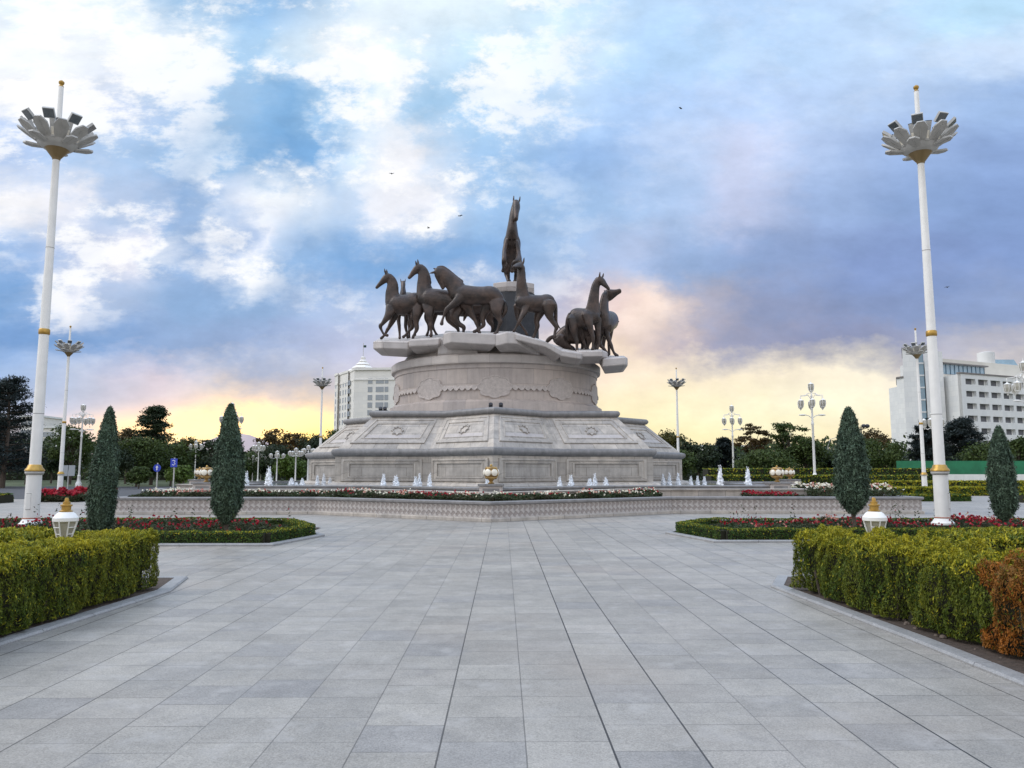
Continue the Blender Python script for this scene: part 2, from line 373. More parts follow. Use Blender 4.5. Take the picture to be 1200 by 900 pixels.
# ------------------------------------------------------------------ ground, plaza, road
def paving_material():
    m = bpy.data.materials.new('plaza_paving'); m.use_nodes = True; t = m.node_tree; b = t.nodes['Principled BSDF']
    co = t.nodes.new('ShaderNodeTexCoord'); sp = t.nodes.new('ShaderNodeSeparateXYZ'); t.links.new(co.outputs['Object'], sp.inputs[0])
    def mm(op, a, bb=None, c=None): return M(op, a, bb, c, tree=t)
    W_, H_ = .503, .465
    u = mm('DIVIDE', mm('ADD', sp.outputs[0], .37), W_); cu = mm('FLOOR', u)
    wn = t.nodes.new('ShaderNodeTexWhiteNoise'); wn.noise_dimensions = '1D'; t.links.new(mm('ADD', cu, 91.3), wn.inputs['W'])
    # a few columns are shifted along the walk
    sh = mm('MULTIPLY', mm('GREATER_THAN', wn.outputs['Value'], .62), .35)
    v = mm('ADD', mm('DIVIDE', mm('ADD', sp.outputs[1], -4.34), H_), sh); cvv = mm('FLOOR', v)
    cid = t.nodes.new('ShaderNodeCombineXYZ'); t.links.new(cu, cid.inputs[0]); t.links.new(cvv, cid.inputs[1])
    w2 = t.nodes.new('ShaderNodeTexWhiteNoise'); w2.noise_dimensions = '2D'; t.links.new(cid.outputs[0], w2.inputs['Vector'])
    fu = mm('ABSOLUTE', mm('SUBTRACT', mm('FRACT', u), .5)); fv = mm('ABSOLUTE', mm('SUBTRACT', mm('FRACT', v), .5))
    # joint width differs from line to line
    w3 = t.nodes.new('ShaderNodeTexWhiteNoise'); w3.noise_dimensions = '1D'; t.links.new(mm('FLOOR', mm('ADD', u, .5)), w3.inputs['W'])
    jw = mm('ADD', mm('MULTIPLY', w3.outputs['Value'], .006), .0075)
    ju = mm('GREATER_THAN', fu, mm('SUBTRACT', .5, jw))
    jv = mm('GREATER_THAN', fv, .5-.0075)
    def noi(s, d, r=.6):
        n = t.nodes.new('ShaderNodeTexNoise'); n.inputs['Scale'].default_value = s; n.inputs['Detail'].default_value = d
        n.inputs['Roughness'].default_value = r; t.links.new(co.outputs['Object'], n.inputs['Vector']); return n.outputs['Fac']
    def rng(o, a, bb, lo, hi):
        n = t.nodes.new('ShaderNodeMapRange'); n.inputs['From Min'].default_value = a; n.inputs['From Max'].default_value = bb
        n.inputs['To Min'].default_value = lo; n.inputs['To Max'].default_value = hi; t.links.new(o, n.inputs[0]); return n.outputs[0]
    s = t.nodes.new('ShaderNodeSeparateColor'); t.links.new(w2.outputs['Color'], s.inputs[0])
    tile = mixc((.252, .232, .206, 1), (.318, .292, .256, 1), s.outputs[0], t)
    tile = mixc(tile, (.33, .30, .265, 1), rng(s.outputs[1], .82, 1, 0, .7), t)
    tile = mixc(tile, (.215, .205, .20, 1), rng(s.outputs[2], .8, 1, 0, .6), t)
    big = rng(noi(.35, 4), .35, .65, .90, 1.10); mid = rng(noi(3.2, 5, .7), .3, .7, .86, 1.14)
    fine = rng(noi(85, 3, .8), .3, .7, .62, 1.38)
    k = mm('MULTIPLY', mm('MULTIPLY', big, mid), fine)
    cc = t.nodes.new('ShaderNodeCombineColor')
    for i in range(3): t.links.new(k, cc.inputs[i])
    tile = mixc(tile, cc.outputs[0], 1.0, t, 'MULTIPLY')
    # worn pale blotches inside slabs, warm dust far ahead
    tile = mixc(tile, (.40, .375, .35, 1), rng(noi(2.6, 4, .65), .54, .74, 0, .6), t)
    tile = mixc(tile, (.17, .162, .165, 1), rng(noi(1.9, 5, .7), .56, .76, 0, .5), t)
    tile = mixc(tile, (.35, .285, .23, 1), rng(noi(.22, 3), .52, .68, 0, .40), t)
    c = mixc(tile, (.008, .007, .007, 1), mm('MULTIPLY', ju, mm('ADD', mm('MULTIPLY', w3.outputs['Value'], .55), .43)), t)
    c = mixc(c, (.035, .033, .032, 1), mm('MULTIPLY', jv, rng(s.outputs[1], 0, 1, .35, .9)), t)
    t.links.new(c, b.inputs['Base Color'])
    t.links.new(rng(noi(2.5, 4), .3, .7, .38, .60), b.inputs['Roughness'])
    bp = t.nodes.new('ShaderNodeBump'); bp.inputs['Strength'].default_value = .35; bp.inputs['Distance'].default_value = .006
    hh = mm('SUBTRACT', mm('ADD', mm('MULTIPLY', noi(60, 3, .7), .5), mm('MULTIPLY', s.outputs[2], .5)), mm('MAXIMUM', ju, jv))
    t.links.new(hh, bp.inputs['Height']); t.links.new(bp.outputs[0], b.inputs['Normal'])
    return m
def sheet(name, x0, x1, y0, y1, z, m):
    b = MB(); b.add([(x0, y0, z), (x1, y0, z), (x1, y1, z), (x0, y1, z)], [(0, 1, 2, 3)], m, [[(x0, y0), (x1, y0), (x1, y1), (x0, y1)]])
    return tag(b.build(name), kind='structure')
LAWN = mat('lawn', (.045, .07, .022), .9, col2=(.065, .075, .03), nscale=.3, noise=.3, bump=.5, bscale=6)
ASPH = mat('asphalt', (.052, .052, .056), .8, noise=.2, nscale=.4, speck=.2)
CONC = mat('pale_concrete', (.42, .42, .43), .7, noise=.12, nscale=.3, joints=(3, 3, .01))
sheet('ground', -3500, 3500, -600, 4500, 0, LAWN)
sheet('plaza', -70, 70, -45, 60, .004, paving_material())
sheet('road', -400, 34, 60, 86, .006, ASPH)
sheet('road', 34, 400, 60, 64, .006, CONC)
sheet('road_side', -110, -24, 46, 60, .009, ASPH)
# far hills, their pale pink distance haze painted into the rock colour
hm = mat('hill_rock_haze', (.46, .37, .36), .95, noise=.08, nscale=.002)
b = MB(); ridge = []
for i in range(81):
    x = -2600+i*65
    h = 14+6*math.sin(i*.5)+4*math.sin(i*1.7+1)+140*math.exp(-((x+1030)/190)**2)+30*math.exp(-((x+1400)/260)**2)
    ridge.append((x, max(h, 8)))
loops = [[(x, 3000-350, 0) for x, h in ridge], [(x, 3000-120, h*.55) for x, h in ridge], [(x, 3000+20*math.sin(x), h) for x, h in ridge], [(x, 3500, 0) for x, h in ridge]]
b.loop_loft(loops, hm, close=False, smooth=True); tag(b.build('hills'), kind='structure')

# ------------------------------------------------------------------ monument
CX, CY = -.45, 46.0
def star(Rr, z, cx=CX, cy=CY):
    """eight-pointed star outline, two crossed squares; one point faces the walk"""
    pts = []
    for k in range(16):
        a = -math.pi/2+k*math.pi/8
        r = Rr if k % 2 == 0 else Rr*math.cos(math.pi/4)/math.cos(math.pi/8)
        pts.append((cx+r*math.cos(a), cy+r*math.sin(a), z))
    return pts
S2 = math.sqrt(2)
def star_sweep(mb, Rr, prof, m, smooth=False, top=False):
    mb.loop_loft([star(Rr+d*S2, z) for d, z in prof], m, closed_top=top, smooth=smooth)
mon = empty('monument', (0, 0, 0))
tag(mon, 'tall round beige granite monument base on a star plinth carrying the bronze horses', 'monument')
RL, RT, ZC, ZB = 11.05, 8.85, 2.42, 4.42
b = MB(); star_sweep(b, RL, [(.35, 0), (.35, .95), (.22, 1.05), (.0, 1.12), (0, ZC)], STONE); b.build('lower_tier', mon)
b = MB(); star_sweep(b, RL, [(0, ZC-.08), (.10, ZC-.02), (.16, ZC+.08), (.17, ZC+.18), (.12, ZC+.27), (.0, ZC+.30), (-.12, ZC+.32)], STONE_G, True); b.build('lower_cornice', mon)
Rs0 = RL-.10*S2; z0s = ZC+.31
b = MB(); star_sweep(b, 0, [(Rs0/S2, z0s), (Rs0/S2-.12, z0s+.18), (RT/S2, ZB)], STONE); b.build('sloped_tier', mon)
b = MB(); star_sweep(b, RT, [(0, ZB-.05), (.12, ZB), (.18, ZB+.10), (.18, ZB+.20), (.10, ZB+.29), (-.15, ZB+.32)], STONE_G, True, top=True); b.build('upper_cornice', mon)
# panels on star faces
def face_frame(Ra, za, Rb, zb, k):
    """local frame of star face k between outlines (Ra,za) low and (Rb,zb) high"""
    A = star(Ra, za); B = star(Rb, zb); i, j = k, (k+1) % 16
    p0, p1, q1, q0 = map(Vector, (A[i], A[j], B[j], B[i])); return p0, p1, q1, q0
def face_pt(fr, u, v, off, nrm):
    p0, p1, q1, q0 = fr
    return (p0.lerp(p1, u)).lerp(q0.lerp(q1, u), v)+nrm*off
def panel_ring(mb, fr, u0, u1, v0, v1, wu, wv, prof, m):
    """moulded rectangular frame; prof = (inset fraction 0..1, proud)"""
    p0, p1, q1, q0 = fr; nrm = (p1-p0).cross(q0-p0).normalized()
    loops = []
    for f, off in prof:
        a, c = u0+wu*f, u1-wu*f; d, e = v0+wv*f, v1-wv*f
        loops.append([face_pt(fr, u, v, off, nrm) for u, v in ((a, d), (c, d), (c, e), (a, e))])
    mb.loop_loft(loops, m); return nrm
def star_emblem(mb, fr, u, v, r, m, off=.02):
    p0, p1, q1, q0 = fr; nrm = (p1-p0).cross(q0-p0).normalized()
    c = face_pt(fr, u, v, 0, nrm); ex = (p1-p0).normalized(); ey = nrm.cross(ex)
    def ring(rr, o): 
        L = []
        for k in range(16):
            a = k*math.pi/8; q = rr if k % 2 == 0 else rr*.70
            L.append(c+ex*q*math.cos(a)+ey*q*math.sin(a)+nrm*o)
        return L
    mb.loop_loft([ring(r, 0), ring(r*.97, off+.06), ring(r*.80, off+.06), ring(r*.74, off)], m, closed_top=True)
for k in range(16):
    # lower wall
    fr = face_frame(RL, 1.12, RL, ZC-.08, k); L = (fr[1]-fr[0]).length
    m_ = .30/L
    b = MB(); panel_ring(b, fr, m_, 1-m_, .02, .90, .44/L, .20, [(0, 0), (.03, .075), (.30, .085), (.34, .04), (.70, .04), (.74, .075), (.95, .065), (1, -.03)], STONE)
    p0, p1, q1, q0 = fr; nn = (p1-p0).cross(q0-p0).normalized()
    wi = .45/L
    b.add([face_pt(fr, u, v, .012, nn) for u, v in ((m_+wi, .225), (1-m_-wi, .225), (1-m_-wi, .695), (m_+wi, .695))], [(0, 1, 2, 3)], STONE, [[(0, 0), (L*.7, 0), (L*.7, .8), (0, .8)]])
    b.build('wall_panel', mon)
    # sloped wall
    fr = face_frame(Rs0-.12*S2, z0s+.18, RT, ZB-.05, k); L = (fr[1]-fr[0]).length
    m_ = .36/L
    b = MB(); panel_ring(b, fr, m_, 1-m_, .05, .93, .42/L, .19, [(0, 0), (.03, .065), (.30, .075), (.36, .04), (.80, .04), (.86, .07), (.97, .06), (1, -.03)], STONE)
    star_emblem(b, fr, .5, .5, .34, STONE)
    nn = (fr[1]-fr[0]).cross(fr[3]-fr[0]).normalized(); wi = .42/L
    b.add([face_pt(fr, u, v, .012, nn) for u, v in ((m_+wi, .24), (1-m_-wi, .24), (1-m_-wi, .74), (m_+wi, .74))], [(0, 1, 2, 3)], STONE_L, [[(0, 0), (L*.7, 0), (L*.7, .8), (0, .8)]])
    b.build('slope_panel', mon)
# corner collars on the lower tier points
# drum
DZ0, DZ1, DR = 4.72, 7.25, 5.98
def circ(r, z, n=96, cx=CX, cy=CY): return [(cx+r*math.cos(2*math.pi*i/n), cy+r*math.sin(2*math.pi*i/n), z) for i in range(n)]
b = MB()
DRUM = mat('drum_granite', (.46, .40, .36), .5, noise=.10, nscale=.8, joints=(1.25, .85, .006), streak=.14, speck=.08)
b.loop_loft([circ(DR+.32, DZ0-.02), circ(DR+.30, DZ0+.5), circ(DR+.08, DZ0+.62), circ(DR+.08, DZ0+.66), circ(DR, DZ0+.67), circ(DR, DZ1-.25), circ(DR+.05, DZ1-.24), circ(DR+.05, DZ1)], DRUM)
o = b.build('drum', mon)
b = MB(); b.loop_loft([circ(DR+.02, DZ1-.02), circ(DR+.22, DZ1+.02), circ(DR+.24, DZ1+.10), circ(DR+.24, DZ1+.42), circ(DR+.14, DZ1+.5)], STONE_L, closed_top=True); b.build('drum_rim', mon)
def on_drum(th, z, off): return (CX+(DR+off)*math.sin(th), CY-(DR+off)*math.cos(th), z)
def plate(mb, outline, off, m, rim=.05):
    """curved relief plate; outline in (arc metres, z), centre given first"""
    (c0, cz), pts = outline
    def ring(k, o): return [on_drum((c0+(p[0])*k)/DR, cz+p[1]*k, o) for p in pts]
    mb.loop_loft([ring(1, -.01), ring(.99, off), ring(.9, off), ring(.86, off*.7), ring(.5, off*.7)], m, closed_top=False)
    n = len(pts); vs = ring(.5, off*.7)+[on_drum(c0/DR, cz, off*.7)]
    mb.add(vs, [(i, (i+1) % n, n) for i in range(n)], m)
RELIEF = mat('relief_granite', (.44, .385, .35), .55, noise=.16, nscale=2.5, speck=.16, bump=.6, bscale=9)
zc = 6.02
for k in range(10):
    b = MB(); th = k*2*math.pi/10
    pts = []
    for i in range(48):
        a = 2*math.pi*i/48; sc_ = 1+.14*abs(math.cos(4*a))
        pts.append((.84*sc_*math.cos(a), .54*sc_*math.sin(a)))
    plate(b, ((th*DR, zc), pts), .07, RELIEF)
    # rosette inside
    pts = [(.30*(1+.3*abs(math.sin(3*2*math.pi*i/36)))*math.cos(2*math.pi*i/36), .22*(1+.3*abs(math.sin(3*2*math.pi*i/36)))*math.sin(2*math.pi*i/36)) for i in range(36)]
    plate(b, ((th*DR, zc), pts), .03, RELIEF)
    b.build('medallion', mon)
    # scalloped garland to the next medallion
    b = MB(); a0 = th*DR+.90; a1 = (th+2*math.pi/10)*DR-.90; n = 60; lo = []; hi = []
    for i in range(n+1):
        f = i/n; s_ = a0+(a1-a0)*f
        zb = zc-.06-.13*abs(math.sin(f*math.pi*6)); zt = zc+.05+.04*abs(math.sin(f*math.pi*6+.6))
        lo.append((s_, zb)); hi.append((s_, zt))
    for off0, off1, aa, bb in ((0, .11, lo, lo), (.11, .05, lo, hi), (.05, 0, hi, hi)):
        vs = [on_drum(s_/DR, z, off0) for s_, z in aa]+[on_drum(s_/DR, z, off1) for s_, z in bb]
        b.add(vs, [(i, i+1, n+2+i, n+1+i) for i in range(n)], RELIEF)
    b.build('garland', mon)
# core above the rim and dark central rock with its cap
b = MB(); b.loop_loft([circ(5.7, DZ1+.5, 14), circ(5.5, DZ1+1.0, 14), circ(4.6, DZ1+1.25, 14)], STONE_L, closed_top=True); b.build('ledge_core', mon)
def prism(mb, top, bot, m):
    mb.loop_loft([bot, top], m, closed_top=True, closed_bot=True)
def slab(name, pts, th, inset, m=STONE_L, jag=0):
    """chunky cut-stone ledge: pts = (px, py, Y) around its top, counter-clockwise from above"""
    T = [at(*p) for p in pts]; c = sum(T, Vector())/len(T)
    mid = [Vector((p.x, p.y, p.z-th*.62)) for p in T]
    B = [Vector((c.x+(p.x-c.x)*inset, c.y+.6+(p.y-c.y)*inset, p.z-th)) for p in T]
    # the lower polygon is pulled in under the stone, so its sides lean
    b = MB(); b.loop_loft([B, mid, T], m, closed_top=True, closed_bot=True)
    return b.build(name, mon, bevel=.05)
slab('stone_ledge', [(437.5,400,42.0),(447,399.5,41.2),(478,400.5,41.0),(490,399.5,41.6),(497,396,46.5),(446,395.5,46.0)], .66, .72)
slab('stone_ledge', [(479,398.5,40.6),(514,396.5,40.2),(524,396,41.5),(524,390.5,46),(486,393.5,46)], .58, .74)
slab('stone_ledge', [(519.5,391.5,39.7),(528,388.5,39.2),(581,391.5,39.0),(583,392,42.4),(580,388,45.5),(522,387.5,45.5)], .92, .52)
slab('stone_ledge', [(580.5,392.5,39.0),(594,389.0,38.7),(606,389.5,38.8),(632,403,40.2),(640,400,44),(604,387.5,45.5),(583,388,45)], .95, .55)
slab('stone_ledge', [(604,391,38.7),(640,400,39.0),(657,410,39.4),(662,408,43.5),(640,401,45.5),(606,390,45.5)], .5, .7)
slab('stone_ledge', [(655,410,39.5),(681,414,39.9),(690,413,43),(660,407,45)], .5, .8)
slab('stone_ledge', [(676,411.5,40.4),(706,411,40.2),(712,413,41.4),(708,409.5,45.5),(672,407.5,45.5)], .5, .70)
slab('stone_ledge', [(706,420.5,40.6),(733,418.5,40.4),(735.5,419.5,41.3),(732,417,45.6),(700,416,45.6)], .66, .74)
slab('stone_block', [(513,397,40.6),(524,396.5,40.4),(560,398,40.2),(560,396,43),(515,396,43)], 1.3, .98)
# central dark rock
zt = zat(343.5, 45.2)
b = MB()
base = [(575,392),(592,399),(612,399),(628,392),(632,384),(622,380),(600,378),(580,380)]
Yb = [44.2,43.2,43.2,44.0,45.6,47.2,47.6,47.0]
lo = [at(p[0], 396, y) for p, y in zip(base, Yb)]
for p in lo: p.z = DZ1+1.0
up_px = [578,592,609,623,627,619,600,583]; hi = []
for p, y in zip(up_px, Yb):
    q = at(p, 345, y*.35+45.4*.65); q.z = zt-.0; hi.append(q)
md = [Vector(((a.x+c.x)/2*1.0+.1*math.sin(i*2.1), (a.y+c.y)/2, (a.z+c.z)/2)) for i, (a, c) in enumerate(zip(lo, hi))]
b.loop_loft([lo, md, hi], STONE_D, closed_top=True); b.build('central_rock', mon, bevel=.05)
slabtop = [(578,331,44.9),(594,330.5,44.5),(612,331,44.5),(626,332,45.0),(626,331,47.2),(600,330.5,47.8),(580,330.5,47.2)]
T = [at(*p) for p in slabtop]
zz = zat(331, 44.8)
for p in T: p.z = zz
mid = [Vector((p.x, p.y, zt+.25)) for p in T]; c = sum(T, Vector())/len(T)
B = [Vector((c.x+(p.x-c.x)*.92, c.y+(p.y-c.y)*.92, zt-.03)) for p in T]
b = MB(); b.loop_loft([B, mid, T], STONE_L, closed_top=True, closed_bot=True); b.build('rock_cap', mon, bevel=.05)
# little spotlights on the upper cornice
spot = []
def spotlight(x, y, z, label, grp):
    r = empty('spotlight', (x, y, z)); tag(r, label, 'spotlight', grp)
    b = MB(); b.box(-.06, .06, -.05, .05, 0, .10, BLACK); b.build('bracket', r)
    b = MB(); b.lathe([(.06, -.14), (.10, -.12), (.11, .10), (.09, .12)], BLACK, 12, mtx=Matrix.Translation((0, 0, .18)) @ Matrix.Rotation(R(40), 4, 'X')); b.build('housing', r)
    return r
for px, py, Y, lab in ((575, 477, 38.6, 'left of the paired small black spotlights at the foot of the drum front'), (587, 477, 38.6, 'right of the paired small black spotlights at the foot of the drum front'),
                   (446, 484, 41.2, 'small black spotlight on the cornice left of the drum, nearest the white tower'), (451, 484, 41.2, 'small black spotlight on the cornice hugging the left side of the drum')):
    p = at(px, py, Y); spotlight(p.x, p.y, ZB+.31, lab, 'small black spotlights on the upper cornice')

# ------------------------------------------------------------------ pool, planter wall, globes
RP = 17.7
pool = empty('fountain_pool', (0, 0, 0)); tag(pool, 'star shaped grey stone fountain basin ringing the monument', 'fountain basin')
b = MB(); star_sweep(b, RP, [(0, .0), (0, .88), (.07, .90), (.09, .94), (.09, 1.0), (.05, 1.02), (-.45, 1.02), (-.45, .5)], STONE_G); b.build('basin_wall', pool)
b = MB(); star_sweep(b, RP-1.4, [(.9, .55), (.9, .80), (1.35, .86), (1.75, .86), (1.78, .80), (1.78, .55)][::-1], STONE_L); 
b = MB(); star_sweep(b, RP, [(.75, .3), (.75, .80), (.80, .82), (.80, .88), (.72, .89), (.3, .89), (.3, .3)], STONE); b.build('outer_step', pool)
b = MB(); b.loop_loft([star(RP-.5, .80), star(RP-.6, .93)], WATER, closed_top=True); b.build('pool_water', pool)
for k in range(8):
    a = -math.pi/2+k*math.pi/4
    x, y = CX+(RP-.25)*math.cos(a), CY+(RP-.25)*math.sin(a)
    Mx = Matrix.Translation((x, y, 0)) @ Matrix.Rotation(a+math.pi/2, 4, 'Z')
    if k in (1, 7): Mx = Matrix.Translation((x, y, 0))
    b = MB(); b.box(-.42, .42, -.42, .42, 0, 1.08, STONE_L, Mx); b.box(-.30, .30, -.435, -.42, .55, 1.0, STONE_G, Mx); b.box(-.48, .48, -.48, .48, 1.08, 1.16, STONE_G, Mx)
    b.build('pedestal', pool, bevel=.012)
BRZG = mat('globe_gilding', (.42, .27, .10), .4, metal=.5, noise=.2, nscale=8)
def globe_lamp(x, y, z, rot, label):
    r = empty('globe_lamp', (x, y, z), rot); tag(r, label, 'lamp', 'gold globe lamps on the basin pedestals')
    b = MB(); b.lathe([(.10, 0), (.13, .02), (.07, .07), (.06, .10), (.13, .17), (.20, .24), (.10, .26)], BRZG, 16); b.build('cup', r)
    cz = .40; rad = .27
    b = MB()
    # gold lattice: three families of hoops around the ball
    for ax in range(3):
        for s_ in (-.62, .62):
            pts = []
            for i in range(25):
                w = 2*math.pi*i/24; q = math.sqrt(1-s_*s_)
                v = [q*math.cos(w), q*math.sin(w), s_]
                v = v[ax:]+v[:ax]; pts.append(Vector(v)*rad+Vector((0, 0, cz)))
            b.tube(pts, .026, BRZG, 6)
    b.lathe([(.03, rad+cz-.02), (.06, rad+cz), (.02, rad+cz+.05)], GOLD, 10)
    b.build('lattice', r)
    b = MB(); n = 12
    b.lathe([(rad*.93*math.sin(math.pi*i/n)+.001, cz-rad*.93*math.cos(math.pi*i/n)) for i in range(n+1)], mat('globe_bronze', (.30, .18, .07), .35, metal=.5), 20)
    b.build('globe', r)
    for i in range(6):
        w = R(45)+i*math.pi/3*0 + i*R(60)
        d = Vector((math.cos(w), math.sin(w), .05)).normalized()
        Mx = Matrix.Translation((0, 0, cz)) @ d.to_track_quat('Z', 'Y').to_matrix().to_4x4()
        b = MB(); b.lathe([(.13, rad*.86), (.125, rad*.99), (.09, rad*1.08), (.03, rad*1.12)], MILK, 14, mtx=Mx); b.build('disc', r)
    return r
for k, lab in ((0, 'gold lattice globe lamp with white discs on the pedestal at the front basin corner'), (1, 'larger looking of the two gold globe lamps right of the monument, on the stone pillar'),
               (2, 'gold globe lamp just behind the right pillar globe, on a low round cap'), (6, 'gold globe lamp at the left basin corner, further back of the left pair'), (7, 'nearer gold globe lamp beside the left cypress, on its stone pillar')):
    a = -math.pi/2+k*math.pi/4
    globe_lamp(CX+(RP-.25)*math.cos(a), CY+(RP-.25)*math.sin(a), 1.16, R(15) if k == 0 else R(40), lab)

# outer carved planter wall
OW = [(-14.8,29.6),(-7.1,29.6),(-.4,25.0),(6.5,30.0),(16.0,29.7),(16.0,37.5),(20.5,46),(16,54.5),(16,62),(6.5,62),(-.4,66.5),(-7.1,62),(-14.8,62),(-14.8,54.5),(-20.5,46),(-14.8,37.5)]
def offs(poly, d):
    """outward mitred offset of a counter-clockwise polygon"""
    n = len(poly); out = []
    for i in range(n):
        p0, p1, p2 = Vector(poly[i-1]), Vector(poly[i]), Vector(poly[(i+1) % n])
        a = (p1-p0).normalized(); c = (p2-p1).normalized()
        n1 = Vector((a.y, -a.x)); n2 = Vector((c.y, -c.x)); m = (n1+n2).normalized()
        out.append(p1+m*(d/max(.35, m.dot(n1))))
    return out
def ow(d, z): return [(p.x, p.y, z) for p in offs(OW, d)]
def carved():
    m = bpy.data.materials.new('carved_granite'); m.use_nodes = True; t = m.node_tree; b = t.nodes['Principled BSDF']; b.inputs['Roughness'].default_value = .6
    co = t.nodes.new('ShaderNodeTexCoord'); sp = t.nodes.new('ShaderNodeSeparateXYZ'); t.links.new(co.outputs['UV'], sp.inputs[0])
    mm = lambda op, a, bb=None, c=None: M(op, a, bb, c, tree=t)
    u, v = sp.outputs[0], sp.outputs[1]
    k = 2*math.pi/.42
    # interlaced lattice carving
    w1 = mm('SINE', mm('MULTIPLY', mm('ADD', u, mm('MULTIPLY', v, 1.0)), k)); w2 = mm('SINE', mm('MULTIPLY', mm('SUBTRACT', u, mm('MULTIPLY', v, 1.0)), k))
    w3 = mm('SINE', mm('MULTIPLY', u, k*2)); w4 = mm('SINE', mm('MULTIPLY', v, k*2.3))
    h = mm('ADD', mm('MULTIPLY', w1, w2), mm('MULTIPLY', mm('MULTIPLY', w3, w4), .6))
    mr = t.nodes.new('ShaderNodeMapRange'); mr.inputs['From Min'].default_value = -.25; mr.inputs['From Max'].default_value = .25; t.links.new(h, mr.inputs[0])
    n = t.nodes.new('ShaderNodeTexNoise'); n.inputs['Scale'].default_value = 1.3; n.inputs['Detail'].default_value = 6; t.links.new(co.outputs['Object'], n.inputs['Vector'])
    c = mixc((.30, .25, .22, 1), (.50, .45, .41, 1), mr.outputs[0], t)
    c = mixc(c, (.30, .29, .29, 1), mm('MULTIPLY', n.outputs['Fac'], .55), t)
    t.links.new(c, b.inputs['Base Color'])
    bp = t.nodes.new('ShaderNodeBump'); bp.inputs['Strength'].default_value = .8; bp.inputs['Distance'].default_value = .03
    t.links.new(mr.outputs[0], bp.inputs['Height']); t.links.new(bp.outputs[0], b.inputs['Normal'])
    return m
CARV = carved()
pw = empty('planter_wall', (0, 0, 0)); tag(pw, 'low grey planter wall carved with a lattice frieze, coming to a point toward the walk', 'planter wall')
b = MB(); b.loop_loft([ow(.06, 0), ow(.06, .10), ow(.03, .12), ow(.0, .13)], STONE); b.build('plinth', pw)
b = MB(); b.loop_loft([ow(0, .13), ow(0, .53)], CARV); b.build('frieze', pw)
b = MB(); b.loop_loft([ow(0, .53), ow(.05, .545), ow(.07, .57), ow(.07, .63), ow(.04, .65), ow(-.32, .65), ow(-.32, .4)], STONE_G); b.build('coping', pw)
b = MB(); b.loop_loft([ow(-.3, .52), ow(-.4, .60)], SOIL, closed_top=False)
# soil ring up to the basin
rng = np.random.default_rng(5)
b.add([(x, y, .56) for x, y, *_ in ow(-.31, .6)], [tuple(range(16))], SOIL); tag(b.build('planter_soil'), kind='structure')

# fountain jets
JET = bpy.data.materials.new('jet_foam'); JET.use_nodes = True
_t = JET.node_tree; _b = _t.nodes['Principled BSDF']; _b.inputs['Base Color'].default_value = (.88, .90, .93, 1); _b.inputs['Roughness'].default_value = .25
_n = _t.nodes.new('ShaderNodeTexNoise'); _n.inputs['Scale'].default_value = 9; _n.inputs['Detail'].default_value = 4
_c = _t.nodes.new('ShaderNodeTexCoord'); _m = _t.nodes.new('ShaderNodeMapping'); _m.inputs['Scale'].default_value = (1, 1, .35); _t.links.new(_c.outputs['Object'], _m.inputs[0]); _t.links.new(_m.outputs[0], _n.inputs['Vector'])
_r = _t.nodes.new('ShaderNodeMapRange'); _r.inputs['From Min'].default_value = .36; _r.inputs['From Max'].default_value = .56; _r.inputs['To Min'].default_value = .5
_t.links.new(_n.outputs['Fac'], _r.inputs[0]); _t.links.new(_r.outputs[0], _b.inputs['Alpha'])
def jet(px, ytop, w, Y, label, seed):
    """column of aerated water with spray: a torn translucent plume and flying drops"""
    x = gx(px, Y); zt = zat(ytop, Y); r0 = w/2*Y/F; rg = random.Random(seed)
    b = MB(); H = zt-.90
    n = 16; seg = 18
    for sh, kk in ((1.0, .78), (.7, 1.0)):
        vs = []; fs = []
        for k in range(n+1):
            f = k/n; rr = sh*r0*(1-.66*f**1.2)*(1 if k < n else .2)
            for i in range(seg):
                a = 2*math.pi*i/seg; q = rr*(1+rg.uniform(-.3, .3)); vs.append((q*math.cos(a)+.02*math.sin(k), q*math.sin(a), f*H*kk*(1+rg.uniform(-.04, .04))))
        for k in range(n):
            for i in range(seg):
                j = (i+1) % seg; fs.append((k*seg+i, k*seg+j, (k+1)*seg+j, (k+1)*seg+i))
        b.add(vs, fs, JET, None, True)
    for _ in range(110):
        a = rg.uniform(0, 6.28); f = rg.uniform(0, 1.12); q = r0*(1.35-.95*min(f, 1))*rg.uniform(.5, 1.15); s = rg.uniform(.006, .017)
        c = Vector((q*math.cos(a), q*math.sin(a), f*H)); st = 2.2
        b.add([c+Vector(v)*s for v in ((1, 0, 0), (0, 1, 0), (-1, 0, 0), (0, -1, 0), (0, 0, st), (0, 0, -st))], [(0, 1, 4), (1, 2, 4), (2, 3, 4), (3, 0, 4), (1, 0, 5), (2, 1, 5), (3, 2, 5), (0, 3, 5)], JET, None, True)
    o = b.build('fountain_jet'); o.location = (x, Y, .90)
    tag(o, label, 'fountain jet', 'white water jets of the fountain'); return o
